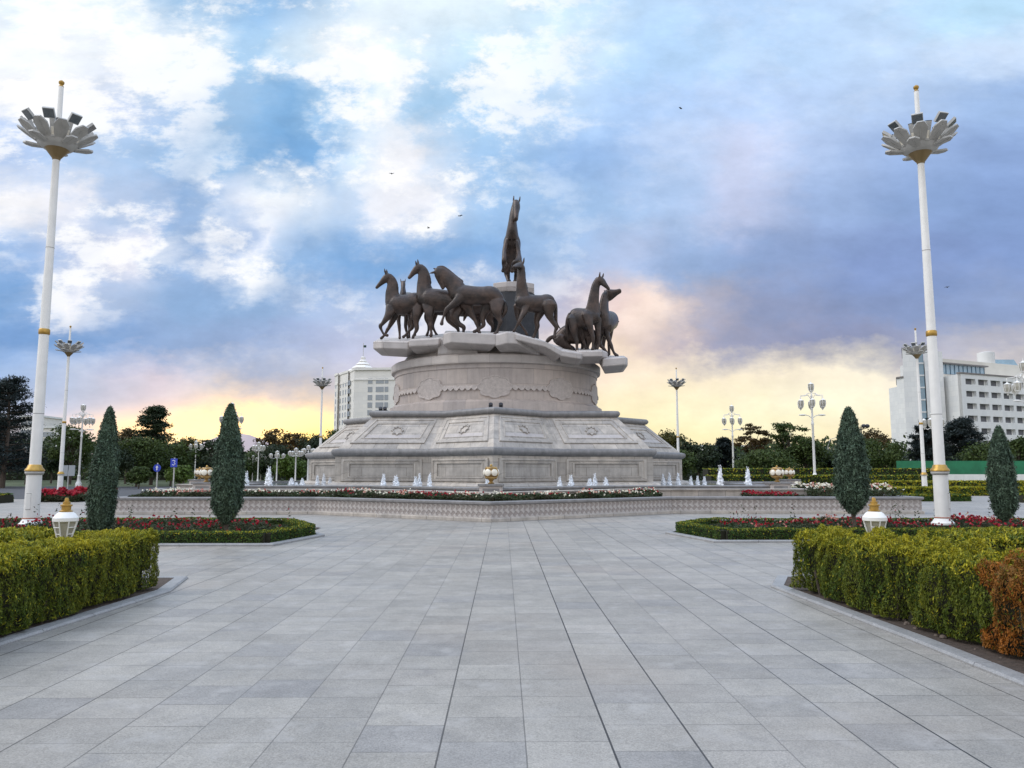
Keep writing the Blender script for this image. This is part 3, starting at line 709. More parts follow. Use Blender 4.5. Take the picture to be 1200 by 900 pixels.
JL = [
 (289,554,6,37,'small white water jet just right of the left cypress'),
 (315,549,10,33.6,'tallest white water jet left of the monument'),
 (342,561,7,39,'first of the three low white jets left of the monument, leftmost'),
 (347.5,566,5,39,'shortest white jet, in the middle of the low trio left of the monument'),
 (354.5,561.5,6,39,'third of the low white jets left of the monument, nearest the wall'),
 (372,558,5,39.3,'leftmost jet before the far left end of the lower tier'),
 (379.5,556.5,5,39.3,'middle jet before the far left end of the lower tier'),
 (387,561,5.5,39.3,'right jet before the far left end of the lower tier'),
 (449.5,557,7,34.5,'slender white jet, leftmost before the left front panel'),
 (464,558.5,9,34.5,'broad white jet, second before the left front panel'),
 (487,560,6,34.2,'shorter of the twin white jets left of the centre corner'),
 (491.5,557,6,34.4,'taller of the twin white jets left of the centre corner'),
 (503.5,556,6,34.1,'single white jet right of the twin jets, left of the centre corner'),
 (571,561,7,31.8,'low white jet beside the front globe lamp'),
 (656,560,6,34.1,'leftmost white jet on the right front side of the monument'),
 (669,558.5,7,34.3,'second white jet on the right front side of the monument'),
 (691,562,8,34.2,'left of the close pair of white jets on the right front side'),
 (697,556.5,6,34.5,'tall jet of the close pair on the right front side'),
 (710,560.5,7,34.5,'rightmost white jet before the right front panel'),
 (777,556.5,5,39.3,'leftmost jet before the far right end of the lower tier'),
 (784.5,556,5.5,39.3,'middle jet before the far right end of the lower tier'),
 (794.7,556,5.5,39.3,'right jet before the far right end of the lower tier'),
 (809.5,559,5,39.3,'first of three small jets right of the lower tier, nearest the wall'),
 (817.5,559,4.5,39.3,'middle of three small jets right of the lower tier'),
 (825.5,559.5,5,39.3,'last of three small jets right of the lower tier'),
 (844,548,8,33.6,'tallest white jet on the right of the monument'),
 (876.5,549,8,36,'cone shaped white jet near the right stone pillar'),
]
for i, j in enumerate(JL): jet(*j, seed=i)

# ------------------------------------------------------------------ bronze horses
def crom(P, sub=7):
    out = []; n = len(P)
    for i in range(n-1):
        p0, p1, p2, p3 = P[max(i-1, 0)], P[i], P[i+1], P[min(i+2, n-1)]
        for k in range(sub):
            t = k/sub
            out.append(.5*((2*p1)+(-p0+p2)*t+(2*p0-5*p1+4*p2-p3)*t*t+(-p0+3*p1-3*p2+p3)*t**3))
    out.append(P[-1]); return out
def chain(mb, pts, L, fac, seg=22, front=False):
    """elliptical tube: pts = [(Vector, radius)], L = the horse's sideways axis, fac = sideways/up ratio"""
    A = [np.array([*p, r, f]) for (p, r), f in zip(pts, fac if hasattr(fac, '__len__') else [fac]*len(pts))]
    Q = crom(A); n = len(Q); vs = []; fs = []
    for i, q in enumerate(Q):
        p = Vector(q[:3]); t = Vector(Q[min(i+1, n-1)][:3]-Q[max(i-1, 0)][:3])
        t = t.normalized() if t.length > 1e-6 else Vector((0, 0, 1))
        s = L-t*L.dot(t)
        if s.length < .2: s = Vector((0, 0, 1))-t*t.z
        s.normalize(); u = t.cross(s); r = max(q[3], .012); rs, ru = (r, r/max(q[4], .5)) if front else (r*q[4], r)
        for k in range(seg):
            w = 2*math.pi*k/seg; vs.append(p+s*math.cos(w)*rs+u*math.sin(w)*ru)
    fs = [(i*seg+k, i*seg+(k+1) % seg, (i+1)*seg+(k+1) % seg, (i+1)*seg+k) for i in range(n-1) for k in range(seg)]
    for idx, sgn in ((0, -1), (n-1, 1)):
        q = Q[idx]; t = Vector(Q[1][:3]-Q[0][:3]) if idx == 0 else Vector(Q[-1][:3]-Q[-2][:3]); t.normalize()
        c = Vector(q[:3]); b0 = len(vs)
        ring = [vs[idx*seg+k] for k in range(seg)]
        vs += [c+(v-c)*.7+t*sgn*q[3]*.55 for v in ring]; vs.append(c+t*sgn*q[3]*.8)
        for k in range(seg):
            j = (k+1) % seg
            fs.append((idx*seg+k, idx*seg+j, b0+j, b0+k) if sgn > 0 else (idx*seg+j, idx*seg+k, b0+k, b0+j))
            fs.append((b0+k, b0+j, b0+seg) if sgn > 0 else (b0+j, b0+k, b0+seg))
    mb.add(vs, fs, BRONZE, None, True)
def horse(spec, label):
    """spec: crop origin/scale used when measuring, plane distance Y, side axis L, and the chains"""
    ox, oy, sc_ = spec['o']; Y = spec['Y']; L = Vector(spec['L']).normalized(); mpp = Y/F*1.01/sc_
    def P(c):
        x, y, r = c[:3]; d = c[3] if len(c) > 3 else 0
        p = at(ox+x/sc_, oy+y/sc_, Y)
        # an offset in depth is a true move along the view's depth direction
        q = at(ox+x/sc_, oy+y/sc_, Y+d)
        return (q, r*mpp)
    mb = MB()
    for key, fac in (('body', spec.get('bf', .80)), ('neck', [.62]+[.50]*20), ('head', .66), ('leg', [.55, .72, .9]+[1.0]*20), ('tail', .9), ('ear', .55), ('mane', .45)):
        for ch in spec.get(key, []):
            f = fac if not isinstance(fac, list) else fac[:len(ch)]
            chain(mb, [(p, r*(1.3 if key == 'ear' else 1)) for p, r in map(P, ch)], L, f, front=spec.get('front') and key in ('body', 'neck', 'head'))
    tmp = bpy.data.objects.new('tmp', mb.mesh('tmp')); COL.objects.link(tmp)
    rm = tmp.modifiers.new('r', 'REMESH'); rm.mode = 'VOXEL'; rm.voxel_size = .03
    s = tmp.modifiers.new('s', 'SMOOTH'); s.factor = .5; s.iterations = 9
    dg = bpy.context.evaluated_depsgraph_get(); dg.update()
    me = bpy.data.meshes.new_from_object(tmp.evaluated_get(dg)); me.name = 'horse_statue'
    bpy.data.objects.remove(tmp)
    co = np.empty(len(me.vertices)*3, np.float32); me.vertices.foreach_get('co', co); co = co.reshape(-1, 3)
    base = np.array([co[:, 0].mean(), co[:, 1].mean(), co[:, 2].min()], np.float32)
    me.vertices.foreach_set('co', (co-base).ravel()); me.polygons.foreach_set('use_smooth', [True]*len(me.polygons))
    me.materials.clear(); me.materials.append(BRONZE); me.update()
    o = link('horse_statue', me); o.location = base.tolist(); tag(o, label, 'horse statue', 'bronze horses on the monument')
    return o
n_, f_ = -.26, .26   # near and far side of a side-on horse, metres
A = dict(o=(430,300,7.5), Y=42.2, L=(0,1,0),
 body=[[(205,425,56),(240,425,78),(300,430,92),(370,420,86),(430,405,86),(475,420,62)]],
 neck=[[(232,400,74),(222,330,62),(222,265,48),(214,215,40),(196,185,34)]],
 head=[[(190,180,36),(165,200,36),(130,232,25),(100,262,18),(84,280,15)]],
 ear=[[(172,160,9,-.08),(158,135,8,-.1),(154,110,4,-.1)],[(178,158,9,.08),(174,135,8,.1),(172,116,4,.1)]],
 mane=[[(205,165,14),(240,200,14),(262,250,14),(268,310,14)]],
 leg=[[(215,450,52,n_*.6),(190,520,36,n_),(140,590,19,n_),(118,615,18,n_),(130,655,11,n_),(152,690,12,n_),(182,698,15,n_)],
      [(250,470,50,f_*.6),(232,550,32,f_),(195,625,18,f_),(182,645,17,f_),(158,690,11,f_),(142,708,13,f_),(124,724,15,f_)],
      [(460,430,74,n_*.5),(440,510,48,n_),(432,580,26,n_),(438,640,20,n_),(418,685,12,n_),(408,705,14,n_),(404,722,15,n_)],
      [(440,440,66,f_*.5),(400,520,42,f_),(395,580,24,f_),(398,625,20,f_),(365,665,12,f_),(335,700,13,f_),(318,712,16,f_)]],
 tail=[[(510,390,16),(535,430,22),(530,500,20),(515,560,8)]])
C_ = dict(o=(430,300,7.5), Y=41.8, L=(0,1,0),
 body=[[(490,370,66),(530,375,92),(610,390,104),(690,395,98),(760,410,96),(800,430,72)]],
 neck=[[(515,340,84),(500,260,64),(498,190,52),(490,130,44),(468,100,34)]],
 head=[[(462,100,38),(440,118,38),(410,145,27),(388,172,20),(370,192,17)]],
 ear=[[(440,80,10,-.08),(430,58,8,-.1),(428,40,4,-.1)],[(452,76,10,.08),(448,50,8,.1),(446,26,4,.1)]],
 mane=[[(480,82,14),(520,120,14),(545,180,15),(556,240,15)]],
 leg=[[(480,410,58,f_*.6),(425,450,38,f_),(402,515,22,f_),(402,545,19,f_),(440,515,12,f_),(470,490,12,f_),(490,474,15,f_)],
      [(540,430,60,n_*.6),(548,510,40,n_),(556,580,22,n_),(560,612,20,n_),(564,655,12,n_),(566,680,14,n_),(562,702,18,n_)],
      [(790,440,82,n_*.5),(770,530,50,n_),(800,590,26,n_),(850,625,20,n_),(848,660,13,n_),(850,675,13,n_),(842,694,17,n_)],
      [(770,450,76,f_*.5),(730,540,46,f_),(750,590,25,f_),(790,625,20,f_),(805,660,13,f_),(800,678,13,f_),(795,694,17,f_)]],
 tail=[[(850,400,16),(872,450,20),(866,520,18),(850,570,8)]])
D_ = dict(o=(490,300,7.5), Y=41.2, L=(0,1,0),
 body=[[(350,330,72),(400,340,88),(480,350,88),(570,350,84),(640,350,86),(700,390,68)]],
 neck=[[(360,320,86),(315,255,76),(262,195,62),(215,148,48),(180,128,38)]],
 head=[[(178,130,42),(190,168,46),(200,215,34),(212,255,24),(218,282,18)]],
 ear=[[(150,140,11,-.1),(125,147,9,-.13),(98,153,4,-.14)],[(165,118,10,.12),(146,112,8,.15),(130,108,4,.15)]],
 mane=[[(170,100,13),(215,95,14),(270,130,15),(330,180,15),(390,225,14)]],
 leg=[[(400,330,62,n_*.7),(345,395,42,n_),(275,450,24,n_),(248,475,21,n_),(225,530,12,n_),(212,568,13,n_),(207,598,19,n_)],
      [(420,420,54,f_*.6),(455,495,36,f_),(498,560,19,f_),(510,585,18,f_),(526,630,12,f_),(534,655,13,f_),(540,675,17,f_)],
      [(690,400,76,n_*.5),(690,480,54,n_),(712,545,27,n_),(722,580,22,n_),(704,635,13,n_),(694,665,15,n_),(675,690,20,n_)],
      [(620,420,60,f_*.5),(580,500,40,f_),(568,560,24,f_),(575,605,20,f_),(545,635,13,f_),(515,652,13,f_),(492,668,18,f_)]],
 tail=[[(735,370,12),(762,420,20),(764,480,22),(740,530,16),(718,550,7)]])
B_ = dict(front=1, o=(430,300,7.5), Y=44.3, L=(1,.25,0), bf=.8,
 body=[[(318,430,70,-.6),(330,430,84,0),(360,420,84,.8),(385,420,80,1.5)]],
 neck=[[(320,420,60,-.6),(318,350,34,-.9),(318,290,21,-1.0),(318,252,18,-1.0)]],
 head=[[(318,240,20,-1.0),(318,262,20,-1.15),(316,300,15,-1.35),(315,340,10,-1.5)]],
 ear=[[(302,236,8,-1.0),(298,218,7,-1.0),(297,200,4,-1.0)],[(332,236,8,-1.0),(336,218,7,-1.0),(337,200,4,-1.0)]],
 leg=[[(290,460,44,-.6),(278,550,26,-.65),(284,620,17,-.7),(288,690,11,-.7),(288,722,14,-.75)],
      [(345,460,44,-.6),(345,550,26,-.6),(340,620,17,-.6),(352,680,11,-.5),(358,718,14,-.5)],
      [(400,460,50,1.4),(430,560,26,1.5),(436,620,17,1.6),(425,680,11,1.5),(420,722,14,1.5)],
      [(360,460,50,1.4),(370,560,26,1.5),(372,620,17,1.6),(372,680,11,1.5),(372,722,14,1.5)]])
E_ = dict(o=(430,300,7.5), Y=44.4, L=(0,1,0),
 body=[[(560,430,70),(640,440,84),(760,440,84),(860,450,86),(1000,440,80),(1080,450,70)]],
 neck=[[(560,430,60),(530,400,50),(500,400,40)]], head=[[(510,400,34),(490,430,26),(480,455,18)]],
 leg=[[(560,470,48,n_),(530,540,30,n_),(545,600,19,n_),(540,655,11,n_),(526,700,15,n_)],
      [(590,480,48,f_),(580,560,28,f_),(575,615,18,f_),(598,665,11,f_),(615,697,15,f_)],
      [(1090,480,66,n_),(1080,560,36,n_),(1105,615,19,n_),(1098,665,12,n_),(1085,695,16,n_)],
      [(980,470,60,f_),(975,550,32,f_),(985,605,19,f_),(985,650,12,f_),(975,680,15,f_)]])
F_ = dict(o=(575,300,7.5), Y=41.4, L=(.35,1,0),
 body=[[(262,410,62,-.15),(305,415,80,-.1),(380,420,80,0),(450,418,78,.1),(500,405,72,.15),(530,425,50,.2)]],
 neck=[[(285,390,80,-.1),(275,310,56,-.15),(266,230,42,-.2),(266,160,36,-.2),(268,105,34,-.2)]],
 head=[[(268,88,36,-.2),(245,88,34,-.35),(222,92,24,-.55),(205,96,17,-.7)]],
 ear=[[(284,66,9,-.2),(291,38,8,-.2),(293,12,4,-.2)],[(262,58,8,-.1),(266,44,7,-.1),(270,36,4,-.1)]],
 mane=[[(290,90,12,-.1),(296,160,14,-.1),(302,230,14,-.1),(318,290,14,-.1)]],
 leg=[[(305,430,52,n_),(295,490,32,n_-.1),(260,555,20,n_-.2),(250,578,18,n_-.2),(225,622,11,n_-.2),(213,645,13,n_-.2),(202,660,16,n_-.2)],
      [(245,440,50,f_),(238,510,30,f_),(245,570,18,f_),(275,620,12,f_),(305,660,13,f_),(318,690,16,f_)],
      [(510,430,70,n_),(515,510,42,n_),(545,575,24,n_),(578,625,20,n_),(566,665,13,n_),(563,690,14,n_),(560,712,18,n_)],
      [(455,440,70,f_),(425,510,44,f_),(405,570,27,f_),(410,620,22,f_),(392,675,14,f_),(380,705,15,f_),(366,730,19,f_)]],
 tail=[[(556,390,12,.2),(572,440,16,.2),(572,520,18,.2),(580,590,12,.2),(612,640,6,.2)]])
G_ = dict(o=(635,310,6.927), Y=41.9, L=(-.35,1,0),
 body=[[(432,430,54,-.2),(400,430,74,-.15),(340,435,82,0),(285,430,80,.2),(255,440,62,.3)]],
 neck=[[(412,400,74,-.15),(418,320,54,-.2),(428,240,42,-.2),(440,175,34,-.2),(460,132,28,-.2)]],
 head=[[(466,120,31,-.2),(486,138,33,-.2),(512,165,23,-.25),(532,186,17,-.25),(544,198,14,-.25)]],
 ear=[[(468,100,8,-.28),(470,80,7,-.3),(472,60,4,-.3)],[(492,102,8,-.12),(498,85,7,-.1),(502,70,4,-.1)]],
 mane=[[(446,110,11,-.15),(418,160,13,-.15),(398,230,13,-.1),(380,310,14,-.05)]],
 leg=[[(375,410,54,-.4),(385,480,34,-.5),(405,555,21,-.5),(414,595,18,-.5),(415,640,11,-.5),(416,665,12,-.5),(412,690,16,-.5)],
      [(450,440,44,.1),(455,520,28,.1),(458,590,18,.1),(462,640,11,.1),(450,680,14,.1)],
      [(265,450,66,.0),(262,520,40,-.1),(272,580,22,-.1),(284,620,18,-.1),(284,665,12,-.1),(288,705,17,-.1)],
      [(300,450,60,.5),(310,530,36,.5),(330,600,20,.6),(345,640,14,.6),(360,690,15,.6)]],
 tail=[[(225,400,14,.3),(210,450,18,.3),(205,520,16,.3),(215,580,8,.3)]])
H_ = dict(front=1, o=(635,310,6.927), Y=43.3, L=(1,-.4,0),
 body=[[(505,500,62,-.6),(520,480,70,-.2),(545,460,68,.5),(565,455,62,1.1)]],
 neck=[[(505,480,60,-.6),(503,410,44,-.8),(503,340,36,-.8),(510,280,30,-.75),(522,252,26,-.7)]],
 head=[[(524,250,30,-.7),(548,246,34,-.7),(585,234,24,-.7),(615,222,17,-.7),(635,214,15,-.7)]],
 ear=[[(512,236,8,-.75),(508,222,6,-.75),(505,206,4,-.75)]],
 leg=[[(525,520,44,-.6),(530,570,30,-.6),(550,630,19,-.6),(560,655,17,-.6),(578,700,11,-.6),(590,722,12,-.6),(612,742,16,-.6)],
      [(490,530,44,-.5),(470,600,28,-.5),(472,650,18,-.5),(505,685,13,-.5),(525,715,12,-.5),(532,744,15,-.5)],
      [(560,490,50,1.0),(555,560,30,1.0),(545,640,17,1.1),(545,690,12,1.1),(545,730,14,1.1)],
      [(530,490,50,1.0),(510,570,30,1.0),(500,640,17,1.1),(500,700,12,1.1),(500,730,14,1.1)]],
 tail=[[(590,440,12,1.2),(605,455,11,1.3),(625,464,7,1.4)]])
I_ = dict(o=(635,310,6.927), Y=43.0, L=(.2,1,0),
 body=[[(125,610,46),(165,590,66),(225,565,84),(300,560,86),(370,570,72),(410,580,50)]],
 neck=[[(400,570,50),(440,600,36),(455,640,26)]], head=[[(452,630,28),(440,660,22),(425,690,15)]],
 leg=[[(150,610,54,n_),(190,650,36,n_),(225,670,22,n_),(238,690,15,n_),(232,708,15,n_)],
      [(170,610,50,f_),(205,660,30,f_),(250,680,18,f_),(262,700,14,f_)],
      [(380,590,46,n_),(372,640,24,n_),(368,670,16,n_),(372,694,15,n_)],
      [(340,590,46,f_),(335,640,22,f_),(330,670,14,f_),(325,694,15,f_)]],
 tail=[[(105,580,12),(75,592,17),(50,615,18),(33,640,9)]])
J_ = dict(front=1, o=(580,225,7.5), Y=46.0, L=(1,0,0), bf=.92,
 body=[[(150,385,58,-.7),(150,440,76,-.6),(150,520,76,-.2),(155,590,84,.3),(160,640,78,.6)]],
 neck=[[(150,400,60,-.7),(152,330,48,-.9),(155,260,37,-1.0),(162,190,32,-1.0),(175,130,29,-.95)]],
 head=[[(185,105,34,-1.0),(188,135,34,-1.15),(186,175,26,-1.4),(186,215,21,-1.6),(186,240,18,-1.7)]],
 ear=[[(168,95,12,-.95),(164,68,11,-.95),(166,36,7,-.95)],[(208,95,12,-.95),(216,72,11,-.95),(221,42,7,-.95)]],
 leg=[[(105,440,42,-.9),(88,510,32,-1.1),(82,580,24,-1.5),(78,620,20,-1.5),(76,665,14,-1.1),(72,695,19,-1.0)],
      [(190,450,42,-.9),(205,540,32,-1.1),(196,600,22,-1.6),(170,620,19,-1.7),(155,665,14,-1.3),(150,700,17,-1.2)],
      [(120,590,62,.4),(108,660,48,.2),(106,710,32,.5),(112,745,23,.4),(116,772,18,.2),(122,786,22,.1)],
      [(200,580,62,.4),(208,645,48,.2),(198,700,32,.5),(188,745,23,.4),(182,772,18,.2),(178,788,22,.1)]],
 tail=[[(165,600,20,1.2),(200,660,22,1.5),(205,730,18,1.4),(200,780,8,1.3)]])
for s_, lab in ((A,'leftmost bronze horse, trotting left with lifted forelegs at the ledge end'),
    (B_,'bronze horse mostly hidden, only two pricked ears and face above the leftmost horse'),
    (C_,'second bronze horse from the left, arched neck and one foreleg tucked up'),
    (E_,'bronze horse in the back of the left group, only its legs and belly showing'),
    (D_,'bronze horse with its head tucked to its chest and one foreleg stretched forward'),
    (F_,'bronze horse with upright neck before the dark central rock, looking left'),
    (G_,'bronze horse facing right with pricked ears, rightmost but one'),
    (H_,'rightmost bronze horse, raising its head and stretching its muzzle to the right'),
    (I_,'small dark bronze foal crouching low under the right pair of horses'),
    (J_,'topmost bronze horse rearing on the white stone cap')):
    horse(s_, lab)
# ------------------------------------------------------------------ masts
def mast(x, y, z):
    r = empty('floodlight_mast', (x, y, z)); CONE = mat('gilded_rings', (.24, .17, .08), .4, metal=.4); BAND = mat('red_brown_band', (.30, .10, .05), .5)
    SEAM = mat('seam_grey', (.25, .24, .23), .6)  # grey seam lines on the shafts and hatch edges
    b = MB(); b.lathe([(.29, 0), (.29, .05), (.25, .08), (.215, .14), (.20, .17)], WHITE, 24); b.build('base_flange', r)
    b = MB(); b.lathe([(.19, .155), (.205, .17), (.205, .185), (.19, .20)], BAND, 24); b.build('base_band', r)
    b = MB(); b.lathe([(.185, .16), (.180, 1.34)], WHITE, 24)
    b.box(-.055, .055, -.19, -.178, .42, .82, WHITE); b.box(-.06, .06, -.186, -.17, .41, .425, SEAM); b.box(-.06, .06, -.186, -.17, .815, .83, SEAM); b.build('lower_shaft', r)
    b = MB(); b.lathe([(.182, 1.30), (.215, 1.33), (.225, 1.37), (.215, 1.39)], GREYMET, 24); b.lathe([(.215, 1.385), (.235, 1.41), (.225, 1.45), (.185, 1.49), (.165, 1.55), (.145, 1.57)], GOLD, 24); b.build('ring', r)
    b = MB(); b.lathe([(.138, 1.5), (.120, 5.1)], WHITE, 24); b.lathe([(.134, 2.9), (.134, 2.915)], SEAM, 24); b.build('middle_shaft', r)
    b = MB(); b.lathe([(.12, 5.02), (.138, 5.04), (.138, 5.16), (.12, 5.18)], GOLD, 24); b.build('ring', r)
    b = MB(); b.lathe([(.118, 5.1), (.086, 9.95)], WHITE, 20); b.lathe([(.107, 7.4), (.107, 7.412)], SEAM, 20); b.build('upper_shaft', r)
    b = MB(); b.lathe([(.095, 9.88)]+[(.11+.038*k+(.012 if q else 0), 9.93+.05*k+.02*q) for k in range(5) for q in (0, 1)]+[(.31, 10.19)], CONE, 20); b.build('cone', r)
    b = MB(); b.lathe([(.27, 10.17), (.36, 10.20), (.46, 10.28), (.50, 10.36), (.46, 10.40), (.2, 10.42)], GREYMET, 20); b.build('crown_hub', r)
    b = MB(); b.lathe([(.07, 10.3), (.062, 12.0)], WHITE, 16); b.build('finial_shaft', r)
    b = MB(); b.lathe([(.068, 11.02), (.088, 11.03), (.088, 11.07), (.068, 11.08)], BLACK, 16); b.build('collar', r)
    b = MB(); b.lathe([(.05, 11.98), (.068, 12.0), (.042, 12.05), (.072, 12.09), (.072, 12.14), (.03, 12.18)], GOLD, 14); b.build('finial', r)
    def petal(a, tilt, L, w0, w1, x0, z0):
        Mx = Matrix.Rotation(a, 4, 'Z') @ Matrix.Translation((x0, 0, z0)) @ Matrix.Rotation(R(-tilt), 4, 'Y')
        b = MB(); pts = [(0, w0), (L*.72, w1), (L, w1*.45)]
        top = [(x, -w, .022) for x, w in pts]+[(x, w, .022) for x, w in pts[::-1]]; bot = [(x, y, -.022) for x, y, z in top]
        b.loop_loft([[Mx @ Vector(p) for p in bot], [Mx @ Vector(p) for p in top]], GREYMET, closed_top=True, closed_bot=True)
        b.tube([Mx @ Vector((0, 0, -.026)), Mx @ Vector((L*.95, 0, -.026))], .010, GREYMET, 4); b.build('petal', r)
    for k in range(10):
        petal(2*math.pi*(k+.5)/10, 34, .66, .12, .185, .42, 10.34)
        if k % 2: petal(2*math.pi*(k+.1)/10, 10, .46, .10, .16, .42, 10.27)
        a = 2*math.pi*k/10
        Mx = Matrix.Rotation(a, 4, 'Z') @ Matrix.Translation((.48, 0, 10.36)) @ Matrix.Rotation(R(24), 4, 'Y')
        b = MB(); b.box(-.045, .045, -.05, .05, 0, .50, GREYMET, Mx, taper=1.3); b.box(.0455, .052, -.03, .03, .05, .46, MILK, Mx); b.box(-.05, .05, -.068, .068, .50, .515, BLACK, Mx); b.build('fin', r)
    for k in range(8):
        a = 2*math.pi*(k+.3)/8
        Mx = Matrix.Rotation(a, 4, 'Z') @ Matrix.Translation((.70, 0, 10.80)) @ Matrix.Rotation(R(48), 4, 'Y')
        b = MB(); b.box(-.035, .035, -.14, .14, -.02, .26, GREYMET, Mx); b.box(.035, .042, -.125, .125, 0, .24, FLOOD, Mx); b.box(-.05, -.036, -.09, .09, .03, .2, BLACK, Mx)
        b.tube([Mx @ Vector((0, 0, 0)), Mx @ Vector((-.08, 0, -.22)), Vector((.46*math.cos(a), .46*math.sin(a), 10.40))], .015, BLACK, 5); b.build('floodlight', r)
    return r
G_ = 'white floodlight masts round the square'
m0 = mast(gx(40, 20.5), 20.5, .22); tag(m0, 'tall white floodlight mast in the red flower bed on the left, lantern petals on top', 'light mast', G_)
def mcopy(px, Y, z, label, s=1, rz=.3):
    c = copy_tree(m0); c.location = (gx(px, Y), Y, z); c.scale = (s, s, s); c.rotation_euler.z = rz; tag(c, label); return c
mcopy(1102, 20.5, .22, 'tall white floodlight mast in the red flower bed on the right, before the hotel', rz=.8)
mcopy(71, 56, .05, 'white floodlight mast further off, just right of the tall left mast')
mcopy(374.5, 78, 0, 'white floodlight mast behind the left end of the monument, beside the white tower', 1.0, 1)
mcopy(795.5, 78, 0, 'white floodlight mast behind the right end of the monument', 1.0, 2)
mcopy(1083, 56, 0, 'white floodlight mast partly hidden behind the tall right mast', 1.0, 1.4)

# ------------------------------------------------------------------ street lamps with hanging lanterns
def lantern(mb_frame, mb_pane, c, s=1.0, flip=False):
    """six-sided lantern hung from above"""
    p = [(.02, .30), (.05, .26), (.17, .20), (.16, .17)]
    mb_frame.lathe([(r*s, z*s) for r, z in p], WHITE, 6, c=c, smooth=False)
    mb_pane.lathe([(.145*s, .17*s), (.155*s, .0), (.115*s, -.20*s)], PANE, 6, c=c, smooth=False)
    mb_frame.lathe([(.12*s, -.19*s), (.12*s, -.22*s), (.05*s, -.27*s), (.02*s, -.36*s)], WHITE, 6, c=c, smooth=False)
    for k in range(6):
        a = k*math.pi/3
        q = [(.165, .17), (.172, 0), (.128, -.20)]
        mb_frame.tube([(c[0]+r*s*math.cos(a), c[1]+r*s*math.sin(a), c[2]+z*s) for r, z in q], .014*s, WHITE, 4)
def street_lamp(H=9.7, n=6):
    """tall lamp post: crowning lantern, a ring of hanging lanterns, two flat side lamps"""
    r = empty('street_lamp', (0, 0, 0))
    b = MB(); b.lathe([(.34, 0), (.34, .5), (.28, .58), (.20, .75), (.17, 1.3), (.19, 1.34), (.12, 1.5)], WHITE, 14); b.build('base', r)
    b = MB(); b.lathe([(.12, 1.4), (.10, H*.60), (.13, H*.605), (.13, H*.62), (.09, H*.63), (.075, H-1.3), (.12, H-1.25), (.06, H-1.1), (.05, H-.8)], WHITE, 12); b.build('pole', r)
    b = MB(); p = MB(); lantern(b, p, (0, 0, H-.42), 1.6); b.lathe([(.02, 0), (.05, .06), (.02, .12), (.01, .3)], WHITE, 6, c=(0, 0, H-.04))
    t = b.build('top_lantern', r); p.build('glass', t)
    for k in range(n):
        a = 2*math.pi*k/n+.2; d = Vector((math.cos(a), math.sin(a), 0)); q = 1.08
        b = MB(); z = H-1.28
        b.tube([d*.05+Vector((0, 0, z-.25)), d*.35+Vector((0, 0, z+.18)), d*.7+Vector((0, 0, z+.12)), d*q+Vector((0, 0, z+.10)), d*q+Vector((0, 0, z-.32))], .028, WHITE, 6)
        b.tube([d*.05+Vector((0, 0, z+.35)), d*.4+Vector((0, 0, z+.32)), d*.62+Vector((0, 0, z+.12))], .022, WHITE, 5)
        ar = b.build('arm', r)
        b = MB(); p = MB(); lantern(b, p, tuple(d*q+Vector((0, 0, z-.66))), 1.5); t = b.build('hanging_lantern', r); p.build('glass', t)
    for sx in (-1, 1):
        b = MB(); z = H-3.0
        b.tube([(0, 0, z-.25), (sx*.35, 0, z), (sx*.6, 0, z+.04)], .035, WHITE, 6)
        b.lathe([(.05, -.06), (.17, -.02), (.17, .05), (.08, .09)], WHITE, 10, mtx=Matrix.Translation((sx*.88, 0, z+.03)) @ Matrix.Diagonal((2.1, 1, 1, 1)))
        b.build('side_lamp', r)
    return r
G2 = 'white street lamps with hanging lanterns'
l0 = street_lamp(); l0.location = (gx(955, 70), 70, 0); tag(l0, 'white lamp post with hanging lanterns, taller of the two right of the monument', 'street lamp', G2)
def lcopy(px, Y, label, s=1, rz=0, z=0):
    c = copy_tree(l0); c.location = (gx(px, Y), Y, z); c.scale = (s, s, s); c.rotation_euler.z = rz; tag(c, label)
lcopy(860, 94, 'white lamp post with hanging lanterns, shorter looking one nearer the monument on the right')
lcopy(92.5, 80, 'white lamp post with a ring of lanterns beside the left cypress and the far mast', .88, .5)
lcopy(268.5, 78, 'white lamp post mostly hidden behind the cypress in the left bed, one lantern sticking out', .88, .1)
lcopy(1209, 56, 'white lamp post cut by the right edge of the photo, before the hotel windows', 1, .35)
def cluster_lamp(H=5.2):
    """post carrying four upright lanterns round a taller one"""
    r = empty('cluster_lamp', (0, 0, 0))
    b = MB(); b.lathe([(.22, 0), (.22, .4), (.12, .55), (.07, .9), (.055, H-.9), (.09, H-.85), (.05, H-.7)], WHITE, 12); b.build('pole', r)
    for k in range(5):
        d = Vector((0, 0, 0)) if k == 4 else Vector((math.cos(k*math.pi/2+.35), math.sin(k*math.pi/2+.35), 0))*.62
        z = H-.35 if k == 4 else H-.75
        b = MB(); p = MB()
        if k < 4: b.tube([(0, 0, H-.95), d*.6+Vector((0, 0, H-1.15)), d+Vector((0, 0, H-1.05)), d+Vector((0, 0, z-.2))], .026, WHITE, 6)
        lantern(b, p, tuple(d+Vector((0, 0, z))), 1.1); t = b.build('upright_lantern', r); p.build('glass', t)
    return r
G3 = 'white cluster lamps in front of the trees on the left'
